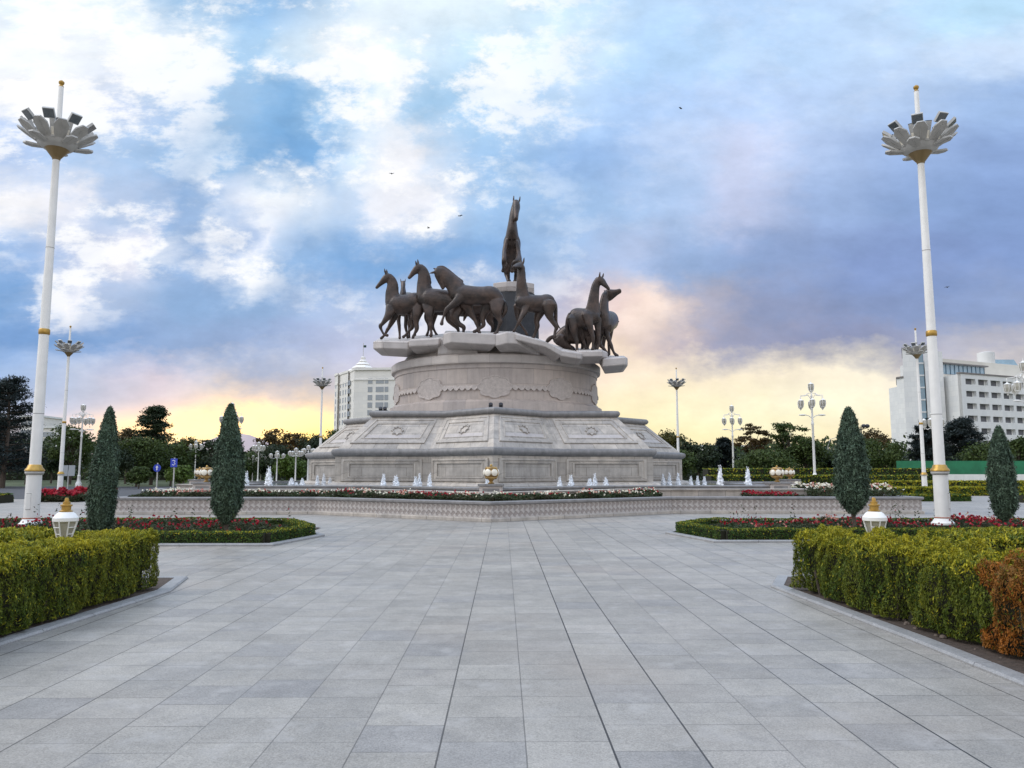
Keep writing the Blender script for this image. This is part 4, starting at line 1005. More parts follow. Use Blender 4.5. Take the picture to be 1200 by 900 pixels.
CL = [(228,515.5,95,'white cluster lamp in front of the far hill, left of the near cypress'),(302,517,92,'taller white cluster lamp rising just right of the near left cypress'),
      (295.5,533,100,'small distant cluster lamp left of the tall cluster lamp'),(305.5,531,104,'small distant cluster lamp just right of the tall cluster lamp'),
      (324,527.5,80,'white cluster lamp behind the tallest left water jet'),(346,524,74,'white cluster lamp above the low trio of jets'),
      (360.5,521,76,'white cluster lamp directly left of the lower tier'),(388,516,70,'white cluster lamp peeking over the left tier of the monument'),
      (36,519,80,'cluster lamp in the shade under the left pine'),(1097,481,60,'small lantern cluster lamp beside the tall right mast')]
c0 = None
for i, (px, yt, Y, lab) in enumerate(CL):
    H = zat(yt, Y)
    if c0 is None: c0 = o = cluster_lamp()
    else: o = copy_tree(c0)
    o.location = (gx(px, Y), Y, 0); o.scale = (1, 1, H/5.25) if H < 7 else (1, 1, H/5.25); o.rotation_euler.z = i*.4
    tag(o, lab, 'street lamp', G3)
# thin dark street lights far right
def road_light(px, yt, Y, lab, sx):
    H = zat(yt, Y); b = MB()
    o = empty('road_light', (gx(px, Y), Y, 0)); tag(o, lab, 'street light', 'thin road lights behind the trees')
    b.tube([(0, 0, 0), (0, 0, H*.8), (sx*.4, 0, H*.95), (sx*1.6, 0, H)], [.09, .07, .05, .04], GREYMET, 6); b.build('pole', o)
    b = MB(); b.box(min(sx*1.5, sx*2.2), max(sx*1.5, sx*2.2), -.12, .12, H-.05, H+.08, GREYMET); b.build('lamp_head', o)
road_light(972, 512, 120, 'thin curved road light left of the big cypress on the right', 1)
road_light(927, 508, 110, 'thin straight road light between the two right lamp posts', .15)
r_ = empty('floodlight_post', (gx(1012, 85), 85, 0)); tag(r_, 'dark post with two ball floodlights behind the right cypress', 'floodlight post')
H = zat(497, 85); b = MB(); b.tube([(0, 0, 0), (0, 0, H-.3)], .07, BLACK, 6); b.build('pole', r_)
for s_ in (-.55, .3, .7):
    b = MB(); b.lathe([(.05, -.22), (.24, -.12), (.26, .08), (.12, .22)], BLACK, 10, c=(s_, 0, H-.2)); b.tube([(0, 0, H-.6), (s_, 0, H-.4)], .04, BLACK, 5); b.build('floodlight', r_)

# ------------------------------------------------------------------ lanterns in the hedges
def hedge_lantern(px, Y, label):
    r = empty('hedge_lantern', (gx(px, Y), Y, .05)); tag(r, label, 'garden lantern', 'white and gold lanterns in the hedges')
    b = MB(); b.lathe([(.09, 0), (.09, .08), (.045, .14), (.045, .60)], WHITE, 12); b.build('post', r)
    b = MB(); b.lathe([(.05, .58), (.07, .62), (.065, .66), (.095, .69), (.095, .73), (.075, .75)], GOLD, 16); b.build('foot', r)
    b = MB(); b.lathe([(.082, .745), (.145, .95)], PANE, 8, smooth=False); b.build('pane', r)
    b = MB()
    for k in range(8):
        a = k*math.pi/4
        b.tube([(.09*math.cos(a), .09*math.sin(a), .74), (.158*math.cos(a), .158*math.sin(a), .95)], .010, WHITE, 5)
        a2 = a+math.pi/4
        for (ra, za) in ((.113, .80), (.145, .88)):
            if k % 2: b.tube([(ra*math.cos(a), ra*math.sin(a), za), (ra*math.cos(a2), ra*math.sin(a2), za)], .006, WHITE, 4)
    b.lathe([(.085, .735), (.095, .745), (.09, .755)], WHITE, 16); b.build('frame', r)
    b = MB(); b.lathe([(.152, .945), (.166, .955), (.166, .995), (.15, 1.01), (.12, 1.045), (.085, 1.065), (.06, 1.07)], WHITE, 24); b.build('cap', r)
    b = MB(); b.lathe([(.085, 1.062), (.088, 1.075), (.062, 1.09), (.062, 1.13), (.078, 1.135), (.078, 1.15), (.05, 1.16), (.05, 1.185), (.03, 1.19), (.03, 1.21), (.02, 1.235)], GOLD, 18); b.build('finial', r)
    r.scale = (.86, .86, 1); return r
hedge_lantern(80, 9.6, 'white and gold lantern standing in the left clipped hedge')
hedge_lantern(1022.5, 9.6, 'white and gold lantern standing in the right clipped hedge')

# ------------------------------------------------------------------ foliage materials
def leafmat(name, c1, c2, rough=.6, tr=.25, isl=.35, nscale=1.5, tip=None):
    return mat(name, c1, rough, spec=.25, col2=c2, nscale=nscale, isl=isl, trans=tr)
THUJA = leafmat('thuja_green', (.062, .098, .012), (.14, .155, .014), isl=.45, nscale=2.2)
THUJAY = leafmat('thuja_tips', (.42, .36, .022), (.28, .27, .02), isl=.4, nscale=3)
THUJAO = leafmat('thuja_brown', (.34, .12, .018), (.20, .10, .02), isl=.5, nscale=3)
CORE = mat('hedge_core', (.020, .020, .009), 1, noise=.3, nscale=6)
BOXW = leafmat('boxwood', (.040, .085, .016), (.065, .11, .02), isl=.5, nscale=2)
CYPR = leafmat('cypress_green', (.085, .125, .078), (.048, .078, .050), isl=.55, nscale=2.5, tr=.15)
GRND = leafmat('rose_leaf', (.035, .062, .022), (.055, .05, .025), isl=.5, nscale=3)
REDF = leafmat('red_petals', (.40, .014, .030), (.26, .010, .022), isl=.4)
WHTF = leafmat('cream_petals', (.80, .76, .58), (.85, .80, .70), isl=.15)
PNKF = leafmat('pink_petals', (.62, .22, .18), (.70, .40, .30), isl=.3)

def vnoise(P, s, seed=0):
    """smooth value noise on points, 0..1"""
    rg = np.random.default_rng(seed); T = rg.random((32, 32, 32))
    q = P*s+1000.; i = np.floor(q).astype(int); f = q-i; f = f*f*(3-2*f); r = 0
    for dx_ in (0, 1):
        for dy_ in (0, 1):
            for dz_ in (0, 1):
                w = (f[:, 0] if dx_ else 1-f[:, 0])*(f[:, 1] if dy_ else 1-f[:, 1])*(f[:, 2] if dz_ else 1-f[:, 2])
                r = r+w*T[(i[:, 0]+dx_) % 32, (i[:, 1]+dy_) % 32, (i[:, 2]+dz_) % 32]
    return r
def thuja_hedge(name, x0, x1, y0, y1, h, n, seed, label, yellow=.8, brown_y=None, lobe=.10, size=.030, leaves=(None,), cat='hedge', group=None, mats=None, zb=.05, up=1.9, cone=.06):
    """clipped hedge: upright lobed plants, sprays of small leaf faces over a dark twiggy core"""
    rng = np.random.default_rng(seed)
    # sample the box surface (4 sides + top) by area
    w, d = x1-x0, y1-y0; areas = np.array([w*h, w*h, d*h, d*h, w*d*1.1]); ar = areas/areas.sum()
    side = rng.choice(5, n, p=ar); u = rng.random(n); v = rng.random(n)
    P = np.zeros((n, 3)); Nn = np.zeros((n, 3))
    for k, (f) in enumerate(((0, -1), (0, 1), (-1, 0), (1, 0))):
        s = side == k
        if f[1]:
            P[s] = np.stack([x0+w*u[s], np.full(s.sum(), y0 if f[1] < 0 else y1), v[s]*h], 1)
        else:
            P[s] = np.stack([np.full(s.sum(), x0 if f[0] < 0 else x1), y0+d*u[s], v[s]*h], 1)
        Nn[s] = (f[0], f[1], 0)
    s = side == 4; P[s] = np.stack([x0+w*u[s], y0+d*v[s], np.full(s.sum(), h)], 1); Nn[s] = (0, 0, 1)
    Q = P.copy(); Q[:, 2] *= .35                       # lobes run up the face like single plants
    nz = vnoise(Q, 3.2, seed)*.6+vnoise(Q, 7.5, seed+1)*.4; fine = vnoise(P, 14, seed+2)
    Qp = P*np.array([1, 1, .22])+np.array([0, 0, 0])*0; Qp[:, :2] += P[:, 2:3]*.25; plume = vnoise(Qp, 17, seed+7)
    disp = (nz-.5)*2*lobe+(fine-.5)*.05+(plume-.5)*.085-np.abs(rng.normal(0, .02, n))
    # rounded shoulders, the foot drawn in
    top = P[:, 2]/h; sidem = side < 4
    disp[sidem] -= (np.clip(top[sidem]-.86, 0, 1)*.45) + np.clip(.35-top[sidem], 0, 1)**1.3*cone*3.2
    P += Nn*disp[:, None]
    ex = np.minimum(np.minimum(P[:, 0]-x0, x1-P[:, 0]), np.minimum(P[:, 1]-y0, y1-P[:, 1])); tp = side == 4
    P[tp, 2] -= np.clip(.10-ex[tp], 0, .1)*.55
    P[:, 2] += (vnoise(P*np.array([1, 1, 0]), 1.4, seed+5)-.5)*.05*top; P[:, 2] = np.maximum(P[:, 2], .03)+zb
    nn = Nn*.7+np.array([0, 0, .25]); A, B = leaf_axes(rng, nn, size, .36, up=up, jit=.75)
    # colour: fresh tips near the top, dead brown patch
    mi = np.zeros(n, int)
    prob = yellow*np.clip((top-.72)/.28, 0, 1)**1.2+.10*yellow; prob[tp] = yellow
    prob *= .55+.9*nz
    prob *= .5+1.0*plume; mi[rng.random(n) < prob*.8] = 1
    if brown_y is not None:
        q = (brown_y-P[:, 1])/.5+(vnoise(P, 2.1, seed+9)-.5)*1.5; mi[(q > 0) & (rng.random(n) < .93)] = 2
    me = quads_mesh(name, P, A, B, mats or [THUJA, THUJAY, THUJAO], mi)
    # core: inner box
    c = MB(); i = .055+lobe*.30
    c.box(x0+i, x1-i, y0+i, y1-i, .30, h-.13+zb, CORE); c.box(x0+i+.07, x1-i-.07, y0+i+.07, y1-i-.07, .04, .31, CORE)
    for k in range(int(max(w, d)*9)):
        fx, fy = rng.uniform(x0+.12, x1-.12), rng.uniform(y0+.12, y1-.12); c.tube([(fx, fy, 0), (fx+rng.uniform(-.05, .05), fy+rng.uniform(-.05, .05), .35)], rng.uniform(.008, .018), BARK, 5); c.box(x0+i+.08, x1-i-.08, y0+i+.08, y1-i-.08, h-.13+zb, h-.09+zb, CORE)
    ob = c.build(name); fo = link('foliage', me, ob)
    tag(ob, label, cat, group); return ob
GH = 'clipped thuja hedges along the walk'
hr = thuja_hedge('hedge', 3.88, 4.62, 3.2, 10.55, .77, 190000, 11, 'near thuja hedge on the right with a dead orange patch at its close end', .85, brown_y=7.05, lobe=.20, size=.019, group=GH)
thuja_hedge('hedge', -5.58, -4.68, 3.6, 10.75, .76, 180000, 12, 'near thuja hedge on the left along the walk, yellow green on top', .85, lobe=.08, size=.019, group=GH)
# the right hedge drifts away from the kerb toward the viewer
Mr = Matrix.Translation((3.95, 10.5, 0)) @ Matrix.Rotation(R(4.5), 4, 'Z') @ Matrix.Translation((-3.95, -10.5, 0)); hr.matrix_world = Mr
thuja_hedge('hedge', 6.0, 16.5, 10.1, 11.3, .72, 60000, 13, 'second thuja hedge row behind the near right hedge', .6, lobe=.06, group=GH, size=.034)
thuja_hedge('hedge', -16.5, -6.2, 10.1, 11.3, .72, 60000, 14, 'second thuja hedge row behind the near left hedge', .7, lobe=.05, group=GH, size=.034)
def bed(x0, x1, y0, y1, z=.03, poly=None):
    P = poly or [(x0, y0), (x1, y0), (x1, y1), (x0, y1)]
    b = MB(); b.add([(x, y, z) for x, y in P], [tuple(range(len(P)))], SOIL); tag(b.build('bed_soil'), kind='structure')
bed(0, 0, 0, 0, .035, [(4.1, -4), (17, -4), (17, 11.8), (4.22, 11.8), (3.86, 10.95), (3.98, 7.5)]); bed(0, 0, 0, 0, .035, [(-17, -4), (-4.8, -4), (-4.74, 7.1), (-4.58, 10.6), (-4.86, 11.8), (-17, 11.8)])
# stones and clods on the right bed edge
rg = random.Random(4)
for i in range(70):
    b = MB() if i == 0 else b
    x, y = rg.uniform(4.12, 4.5), rg.uniform(4, 10.6); s = rg.uniform(.012, .045)
    b.lathe([(s*.5, 0), (s, s*.3), (s*.7, s*.8), (s*.15, s)], mat('clods', (.13, .10, .08), .95, noise=.3, nscale=20), 6, c=(x, y, .03))
tag(b.build('soil_clods'), 'crumbled soil clods along the foot of the right hedge', 'soil', kind='stuff')
# kerbs
def kerb(pts, w=.20, h=.07):
    """granite kerb stones along a path; w > 0 puts the stone on the left of the walking direction"""
    P = [Vector(p) for p in pts]; n = len(P); off = []
    for i in range(n):
        a = (P[i]-P[i-1]).normalized() if i else (P[1]-P[0]).normalized(); c_ = (P[i+1]-P[i]).normalized() if i < n-1 else a
        n1, n2 = Vector((-a.y, a.x)), Vector((-c_.y, c_.x)); m = (n1+n2).normalized(); off.append(m/max(.4, m.dot(n1)))
    b = MB(); sg = 1 if w > 0 else -1
    for i in range(n-1):
        L = (P[i+1]-P[i]).length; k = max(1, round(L/1.0))
        for j in range(k):
            t0, t1 = j/k+(.004/L if j else 0), (j+1)/k-(.004/L if j < k-1 else 0)
            def q(t, d): return P[i].lerp(P[i+1], t)+off[i].lerp(off[i+1], t)*d
            lo = [q(t0, 0), q(t1, 0), q(t1, w), q(t0, w)]; hi = [q(t0, sg*.02), q(t1, sg*.02), q(t1, w), q(t0, w)]
            L1 = [(v.x, v.y, 0) for v in lo]; L2 = [(v.x, v.y, h-.02) for v in lo]; L3 = [(v.x, v.y, h) for v in hi]
            if w < 0: L1.reverse(); L2.reverse(); L3.reverse()
            b.loop_loft([L1, L2, L3], KERB, closed_top=True)
    tag(b.build('kerb'), kind='structure')
kerb([(3.98, -4), (3.86, 7.5), (3.72, 10.95), (4.15, 11.95), (17, 11.95)], w=-.17, h=.04)
kerb([(-4.70, -4), (-4.62, 7.1), (-4.44, 10.6), (-4.75, 11.95), (-17, 11.95)], w=.17, h=.04)
kerb([(-17, 17.0), (-4.98, 17.0), (-4.45, 19.6), (-6, 22.6), (-17, 22.6)], w=.16, h=.06)
kerb([(17, 22.3), (5.5, 22.3), (4.2, 20.3), (4.75, 17.7), (17, 17.7)], w=.16, h=.06)

# flower beds ringed with box hedging
def ribbon_leaves(rng, path, w, h, n, size):
    """leaf faces over a low hedge that follows a path (list of xy)"""
    P = [Vector(p) for p in path]; L = [(P[i+1]-P[i]).length for i in range(len(P)-1)]; tot = sum(L)
    seg = rng.choice(len(L), n, p=np.array(L)/tot); u = rng.random(n)
    a = np.array([tuple(P[i]) for i in range(len(P)-1)])[seg]; c = np.array([tuple(P[i+1]) for i in range(len(P)-1)])[seg]
    base = a+(c-a)*u[:, None]; d = unit(c-a); nrm = np.stack([-d[:, 1], d[:, 0]], 1)
    per = 2*h+w; s = rng.random(n)*per
    off = np.where(s < h, -w/2, np.where(s > h+w, w/2, s-h-w/2)); z = np.where(s < h, s, np.where(s > h+w, per-s, h))
    Nn = np.concatenate([nrm*np.where(s < h, -1, np.where(s > h+w, 1, 0))[:, None], np.where((s >= h) & (s <= h+w), 1, 0)[:, None]], 1).astype(float)
    C = np.concatenate([base+nrm*off[:, None], z[:, None]], 1)
    C += Nn*((vnoise(C, 5, 3)-.5)*.07-np.abs(rng.normal(0, .012, n)))[:, None]; C[:, 2] = np.maximum(C[:, 2], .02)
    A, B = leaf_axes(rng, Nn+np.array([0, 0, .2]), size, .6, up=.3)
    return C, A, B
def box_hedge(path, label, w=.34, h=.30, n=30000, size=.022, seed=0, mats=(None,), group='low box hedges round the flower beds', y=0):
    rng = np.random.default_rng(seed); C, A, B = ribbon_leaves(rng, path, w, h, n, size)
    mi = (rng.random(n) < np.where(C[:, 2] > h*.85, .30+y, .04+y)).astype(int)
    b = MB(); q = [Vector(p) for p in path]
    for i in range(len(q)-1):
        a, c = q[i], q[i+1]; d = (c-a).normalized(); nn = Vector((-d.y, d.x))*(w/2-.05); e = d*.0
        k = h-.05-i*.003
        b.loop_loft([[(p.x, p.y, 0) for p in (a-nn-e, c-nn+e, c+nn+e, a+nn-e)], [(p.x, p.y, k) for p in (a-nn-e, c-nn+e, c+nn+e, a+nn-e)]], CORE, closed_top=True)
    o = b.build('box_hedge'); link('foliage', quads_mesh('foliage', C, A, B, [BOXW, THUJAY], mi), o)
    tag(o, label, 'hedge', group); return o
box_hedge([(-16.5, 17.35), (-5.25, 17.35), (-4.85, 19.6), (-6.1, 22.2), (-16.5, 22.2)], 'low box hedge edging the left flower bed round the near cypress', n=70000, seed=1)
box_hedge([(16.5, 18.1), (5.15, 18.1), (4.6, 20.2), (5.7, 21.9), (16.5, 21.9)], 'low box hedge edging the right flower bed under the lantern', n=70000, seed=2)
def flower_bed(name, poly_fn, n_leaf, n_fl, h, seed, label, cols, z0=.03, size=.035, fs=.035, stems=0):
    """rose planting as one uncountable mass: leaf faces and clustered blossoms"""
    rng = np.random.default_rng(seed)
    def pts(n):
        P = poly_fn(rng, n); cl = vnoise(np.concatenate([P, np.zeros((len(P), 1))], 1), 1.6, seed); return P, cl
    P, cl = pts(n_leaf); z = z0+h*(.25+.75*cl)*rng.random(n_leaf)**.6
    C = np.concatenate([P, z[:, None]], 1); A, B = leaf_axes(rng, np.tile([0, -.3, 1.], (n_leaf, 1)), size, .6, jit=1)
    F_, fc = pts(n_fl*3); keep = np.argsort(-(fc+rng.normal(0, .22, len(fc))))[:n_fl]; F_, fc = F_[keep], fc[keep]
    D = np.concatenate([F_, (z0+h*(.35+.75*fc)+rng.normal(0, .03, n_fl))[:, None]], 1)
    # each blossom: a few overlapping petals
    k = 4; D = np.repeat(D, k, 0)+rng.normal(0, fs*.35, (n_fl*k, 3)); A2, B2 = leaf_axes(rng, np.tile([0, -.5, 1.], (n_fl*k, 1)), fs, .9, jit=1)
    sel = vnoise(np.concatenate([F_, np.zeros((n_fl, 1))], 1), .8, seed+3)+rng.normal(0, .16, n_fl)
    edges = np.cumsum([c[1] for c in cols]); rank = np.argsort(np.argsort(sel))/n_fl
    ci = np.searchsorted(edges, rank*edges[-1], side='right').clip(0, len(cols)-1)
    mi = np.concatenate([np.zeros(n_leaf, int), np.repeat(ci, k)+1])
    parts = [(C, A, B), (D, A2, B2)]
    if stems:
        S, _ = pts(stems); rows = []
        for p in S:
            H_ = rng.uniform(.25, .6); 
            for t in np.linspace(0, 1, 12): rows.append((p[0]+rng.normal(0, .03), p[1]+rng.normal(0, .03), z0+h*.6+H_*t))
        rows = np.array(rows); A3, B3 = leaf_axes(rng, np.tile([0, -1, .3], (len(rows), 1)), size*1.1, .5, jit=1); parts.append((rows, A3, B3)); mi = np.concatenate([mi, np.where(rng.random(len(rows)) < .08, 1, 0)])
    C, A, B = join_arrays(parts)
    o = link(name, quads_mesh(name, C, A, B, [GRND]+[c[0] for c in cols], mi)); tag(o, label, 'flower bed', kind='stuff')
def rect(x0, x1, y0, y1): return lambda rng, n: np.stack([rng.uniform(x0, x1, n), rng.uniform(y0, y1, n)], 1)
bed(-17, -5.2, 17.1, 22.4, z=.03); bed(4.9, 17, 17.9, 22.1, z=.03)
flower_bed('red_roses', rect(-16.3, -5.7, 17.7, 21.7), 52000, 520, .36, 21, 'red roses massed inside the left box hedge bed', [(REDF, 1)], stems=26, fs=.030)
flower_bed('red_roses', rect(5.6, 16.5, 18.5, 21.6), 52000, 760, .38, 22, 'red roses massed inside the right box hedge bed', [(REDF, .8), (PNKF, .12)], stems=30, fs=.030)
# planter planting: between the carved wall and the basin
inner = [Vector(p[:2]) for p in star(RP+.9*S2, 0)]
def inside(poly, x, y):
    c = np.zeros(len(x), bool); n = len(poly)
    for i in range(n):
        x1, y1 = poly[i][0], poly[i][1]; x2, y2 = poly[(i+1) % n][0], poly[(i+1) % n][1]
        t = ((y1 > y) != (y2 > y)) & (x < (x2-x1)*(y-y1)/((y2-y1) or 1e-9)+x1); c ^= t
    return c
OWI = [tuple(p) for p in offs(OW, -.42)]; INN = [tuple(p) for p in inner]
def planter(xa, xb):
    def f(rng, n):
        out = np.zeros((0, 2))
        while len(out) < n:
            P = np.stack([rng.uniform(xa, xb, n*2), rng.uniform(24.5, 36, n*2)], 1)
            ok = inside(OWI, P[:, 0], P[:, 1]) & ~inside(INN, P[:, 0], P[:, 1]); out = np.concatenate([out, P[ok]])
        return out[:n]
    return f
flower_bed('planter_roses', planter(-14.4, -6.5), 34000, 420, .30, 31, 'cream and pink roses in the planter on the left of the wall point', [(WHTF, .6), (PNKF, .2), (REDF, .1)], z0=.58, fs=.034, size=.045)
flower_bed('planter_roses', planter(-6.5, 6.2), 54000, 560, .32, 32, 'cream, pink and dark red roses behind the point of the planter wall', [(REDF, .25), (WHTF, .5), (PNKF, .2)], z0=.58, fs=.036, size=.045)
flower_bed('planter_roses', planter(12.6, 15.7), 10000, 320, .50, 33, 'cream roses in the planter right of the stone pillar', [(WHTF, .8), (PNKF, .15)], z0=.58, fs=.05, size=.05)
flower_bed('planter_roses', planter(9.9, 11.8), 3500, 150, .22, 34, 'dark red roses just left of the right stone pillar', [(REDF, .9)], z0=.58, fs=.045, size=.045)

# ------------------------------------------------------------------ trees
def cypress(h, r, n, seed, leaf=.045, trunk=.35, mats=CYPR, lean=0):
    rng = np.random.default_rng(seed); root = empty('cypress', (0, 0, 0))
    t = rng.beta(1.25, 1.25, n); a = rng.uniform(0, 2*math.pi, n)
    prof = np.interp(t, [0, .05, .14, .32, .5, .68, .84, .94, 1], [.12, .55, .92, 1.0, .96, .80, .52, .34, .12])
    lob = .74+.30*vnoise(np.stack([np.cos(a)*1.1, np.sin(a)*1.1, t*2.2], 1), 2.4, seed)+.24*vnoise(np.stack([np.cos(a)*1.1, np.sin(a)*1.1, t*4], 1), 6.5, seed+1)
    dep = 1-rng.normal(.06, .13, n); rr = r*prof*lob*dep
    z = trunk+(h-trunk)*t+rng.normal(0, .03, n)
    C = np.stack([rr*np.cos(a)+lean*t, rr*np.sin(a), z], 1)
    nn = np.stack([np.cos(a), np.sin(a), np.full(n, .35)], 1); A, B = leaf_axes(rng, nn, leaf, .34, up=1.4, jit=.7)
    link('crown', quads_mesh('crown', C, A, B, mats), root)
    b = MB(); k = [(-.0, .0), (.06, .35), (.25, .55), (.5, .50), (.75, .28), (.95, .08), (1, .02)]
    b.lathe([(max(.02, r*q*1.2), trunk+.05+(h-trunk)*.93*f) for f, q in k], CORE, 10); b.build('inner_branches', root)
    b = MB(); b.tube([(0, 0, 0), (.02, .01, trunk*.6), (0, 0, trunk+.5)], [.055, .045, .03], BARK, 8)
    b.tube([(.0, 0, trunk*.5), (.10, .02, trunk+.3)], [.03, .015], BARK, 6); b.tube([(.0, 0, trunk*.55), (-.10, -.02, trunk+.3)], [.03, .015], BARK, 6); b.build('trunk', root)
    return root
GC = 'slim clipped cypresses in the beds'
cp = cypress(3.17, .315, 34000, 41, trunk=.42); cp.location = (gx(267, 18.5), 18.5, 0); tag(cp, 'slim cypress standing in the left bed, nearer the monument, trunk showing', 'cypress', GC)
cp2 = cypress(3.14, .335, 34000, 42, trunk=.62); cp2.location = (gx(998, 18.9), 18.9, 0); tag(cp2, 'slim cypress on a bare trunk in the right bed beside the lantern', 'cypress', GC)
cp3 = cypress(2.62, .26, 30000, 43, trunk=.10); cp3.location = (gx(121, 18.6), 18.6, 0); tag(cp3, 'short dense cypress to the ground beside the left mast', 'cypress', GC)
cp4 = cypress(2.70, .275, 28000, 44, trunk=.42); cp4.location = (gx(1174, 19.4), 19.4, 0); tag(cp4, 'short cypress right of the right mast in front of the hotel', 'cypress', GC)
cp5 = cypress(5.2, .52, 9000, 45, leaf=.11, trunk=.3); cp5.location = (gx(124, 44), 44, 0); tag(cp5, 'distant cypress whose tip shows above the short left cypress', 'cypress')
cp5.scale = (1, 1, zat(478, 44)/5.2)

def broad_tree(h, w, n, seed, m, leaf=.3, trunk=.2, nclump=34, sparse=0, flat=1.0, low=.22):
    """trunk and limbs reaching to leaf clumps scattered through an uneven crown"""
    rng = np.random.default_rng(seed); root = empty('tree', (0, 0, 0)); cl = []
    for i in range(nclump):
        d = rng.normal(0, 1, 3); d /= np.linalg.norm(d); q = rng.uniform(.35, 1)**.6
        c = np.array([d[0]*w/2*q*.85, d[1]*w/2*q*.85, h*(low+(1-low)*.52)+d[2]*h*(1-low)*.43*q])
        cl.append((c, rng.uniform(.13, .24)*w*(1-.35*sparse)))
    parts = []; per = n//nclump
    for c, r in cl:
        d = unit(rng.normal(0, 1, (per, 3))); q = rng.random((per, 1))**.45
        P = c+d*q*r*np.array([1, 1, .72*flat])*(1+.25*rng.normal(0, 1, (per, 1))); P[:, 2] = np.minimum(P[:, 2], h*1.0)
        P[:, 2] = np.maximum(P[:, 2], h*.04); A, B = leaf_axes(rng, d+np.array([0, 0, .5]), leaf, .6, jit=.8); parts.append((P, A, B))
    C, A, B = join_arrays(parts); link('crown', quads_mesh('crown', C, A, B, m), root)
    b = MB(); tr = .020*h+.03; b.tube([(0, 0, 0), (.02*w, 0, h*.22), (-.01*w, .01*w, h*.45), (0, 0, h*.75)], [tr, tr*.8, tr*.55, tr*.2], BARK, 8)
    for c, r in cl[:14]:
        s = Vector((0, 0, h*random.uniform(.18, .45))); e = Vector(c); md = (s+e)/2+Vector((0, 0, h*.05)); b.tube([s, md, e], [tr*.4, tr*.28, tr*.1], BARK, 5)
    b.build('trunk', root); return root
def pine(h, w, n, seed, m, leaf=.3, tiers=13):
    rng = np.random.default_rng(seed); root = empty('pine_tree', (0, 0, 0)); parts = []
    b = MB(); tr = .02*h+.04; b.tube([(0, 0, 0), (.02*h, 0, h*.5), (0, 0, h*.97)], [tr, tr*.6, tr*.12], BARK, 8)
    nb = tiers*6; per = n//nb
    for i in range(nb):
        f = (i//6+rng.uniform(-.3, .3))/tiers; f = min(max(f, 0), 1); z = h*(.14+.84*f); a = rng.uniform(0, 6.283)
        L = w/2*np.interp(f, [0, .3, .75, 1], [.9, 1, .62, .16])*rng.uniform(.7, 1.12)
        d = np.array([math.cos(a), math.sin(a), .12]); e = np.array([0, 0, z])+d*L
        b.tube([(0, 0, z), tuple(np.array([0, 0, z])+d*L*.5+np.array([0, 0, -.02*L])), tuple(e)], [tr*.3, tr*.2, tr*.06], BARK, 4)
        t = rng.uniform(.25, 1.08, per); P = np.array([0, 0, z])+d*L*t[:, None]+rng.normal(0, 1, (per, 3))*np.array([.13, .13, .055])*w*.55*(1.1-.4*t[:, None])
        A, B = leaf_axes(rng, np.tile([0, 0, 1.], (per, 1)), leaf, .35, jit=.7); parts.append((P, A, B))
    C, A, B = join_arrays(parts); C[:, 2] = np.maximum(C[:, 2], .1); link('crown', quads_mesh('crown', C, A, B, m), root)
    b.build('trunk', root); return root
TG = [leafmat('leaf_mid', (.040, .065, .016), (.060, .085, .018), nscale=.5), leafmat('leaf_dark', (.022, .036, .018), (.035, .05, .02), nscale=.5),
      leafmat('leaf_fresh', (.085, .13, .02), (.06, .10, .018), nscale=.5), leafmat('leaf_rust', (.105, .060, .018), (.055, .045, .018), nscale=.5), leafmat('needle_blue', (.022, .032, .034), (.03, .042, .036), nscale=.5),
      leafmat('leaf_olive', (.10, .085, .022), (.06, .07, .02), nscale=.4)]
NM = {'b': 'tree', 'p': 'pine_tree'}
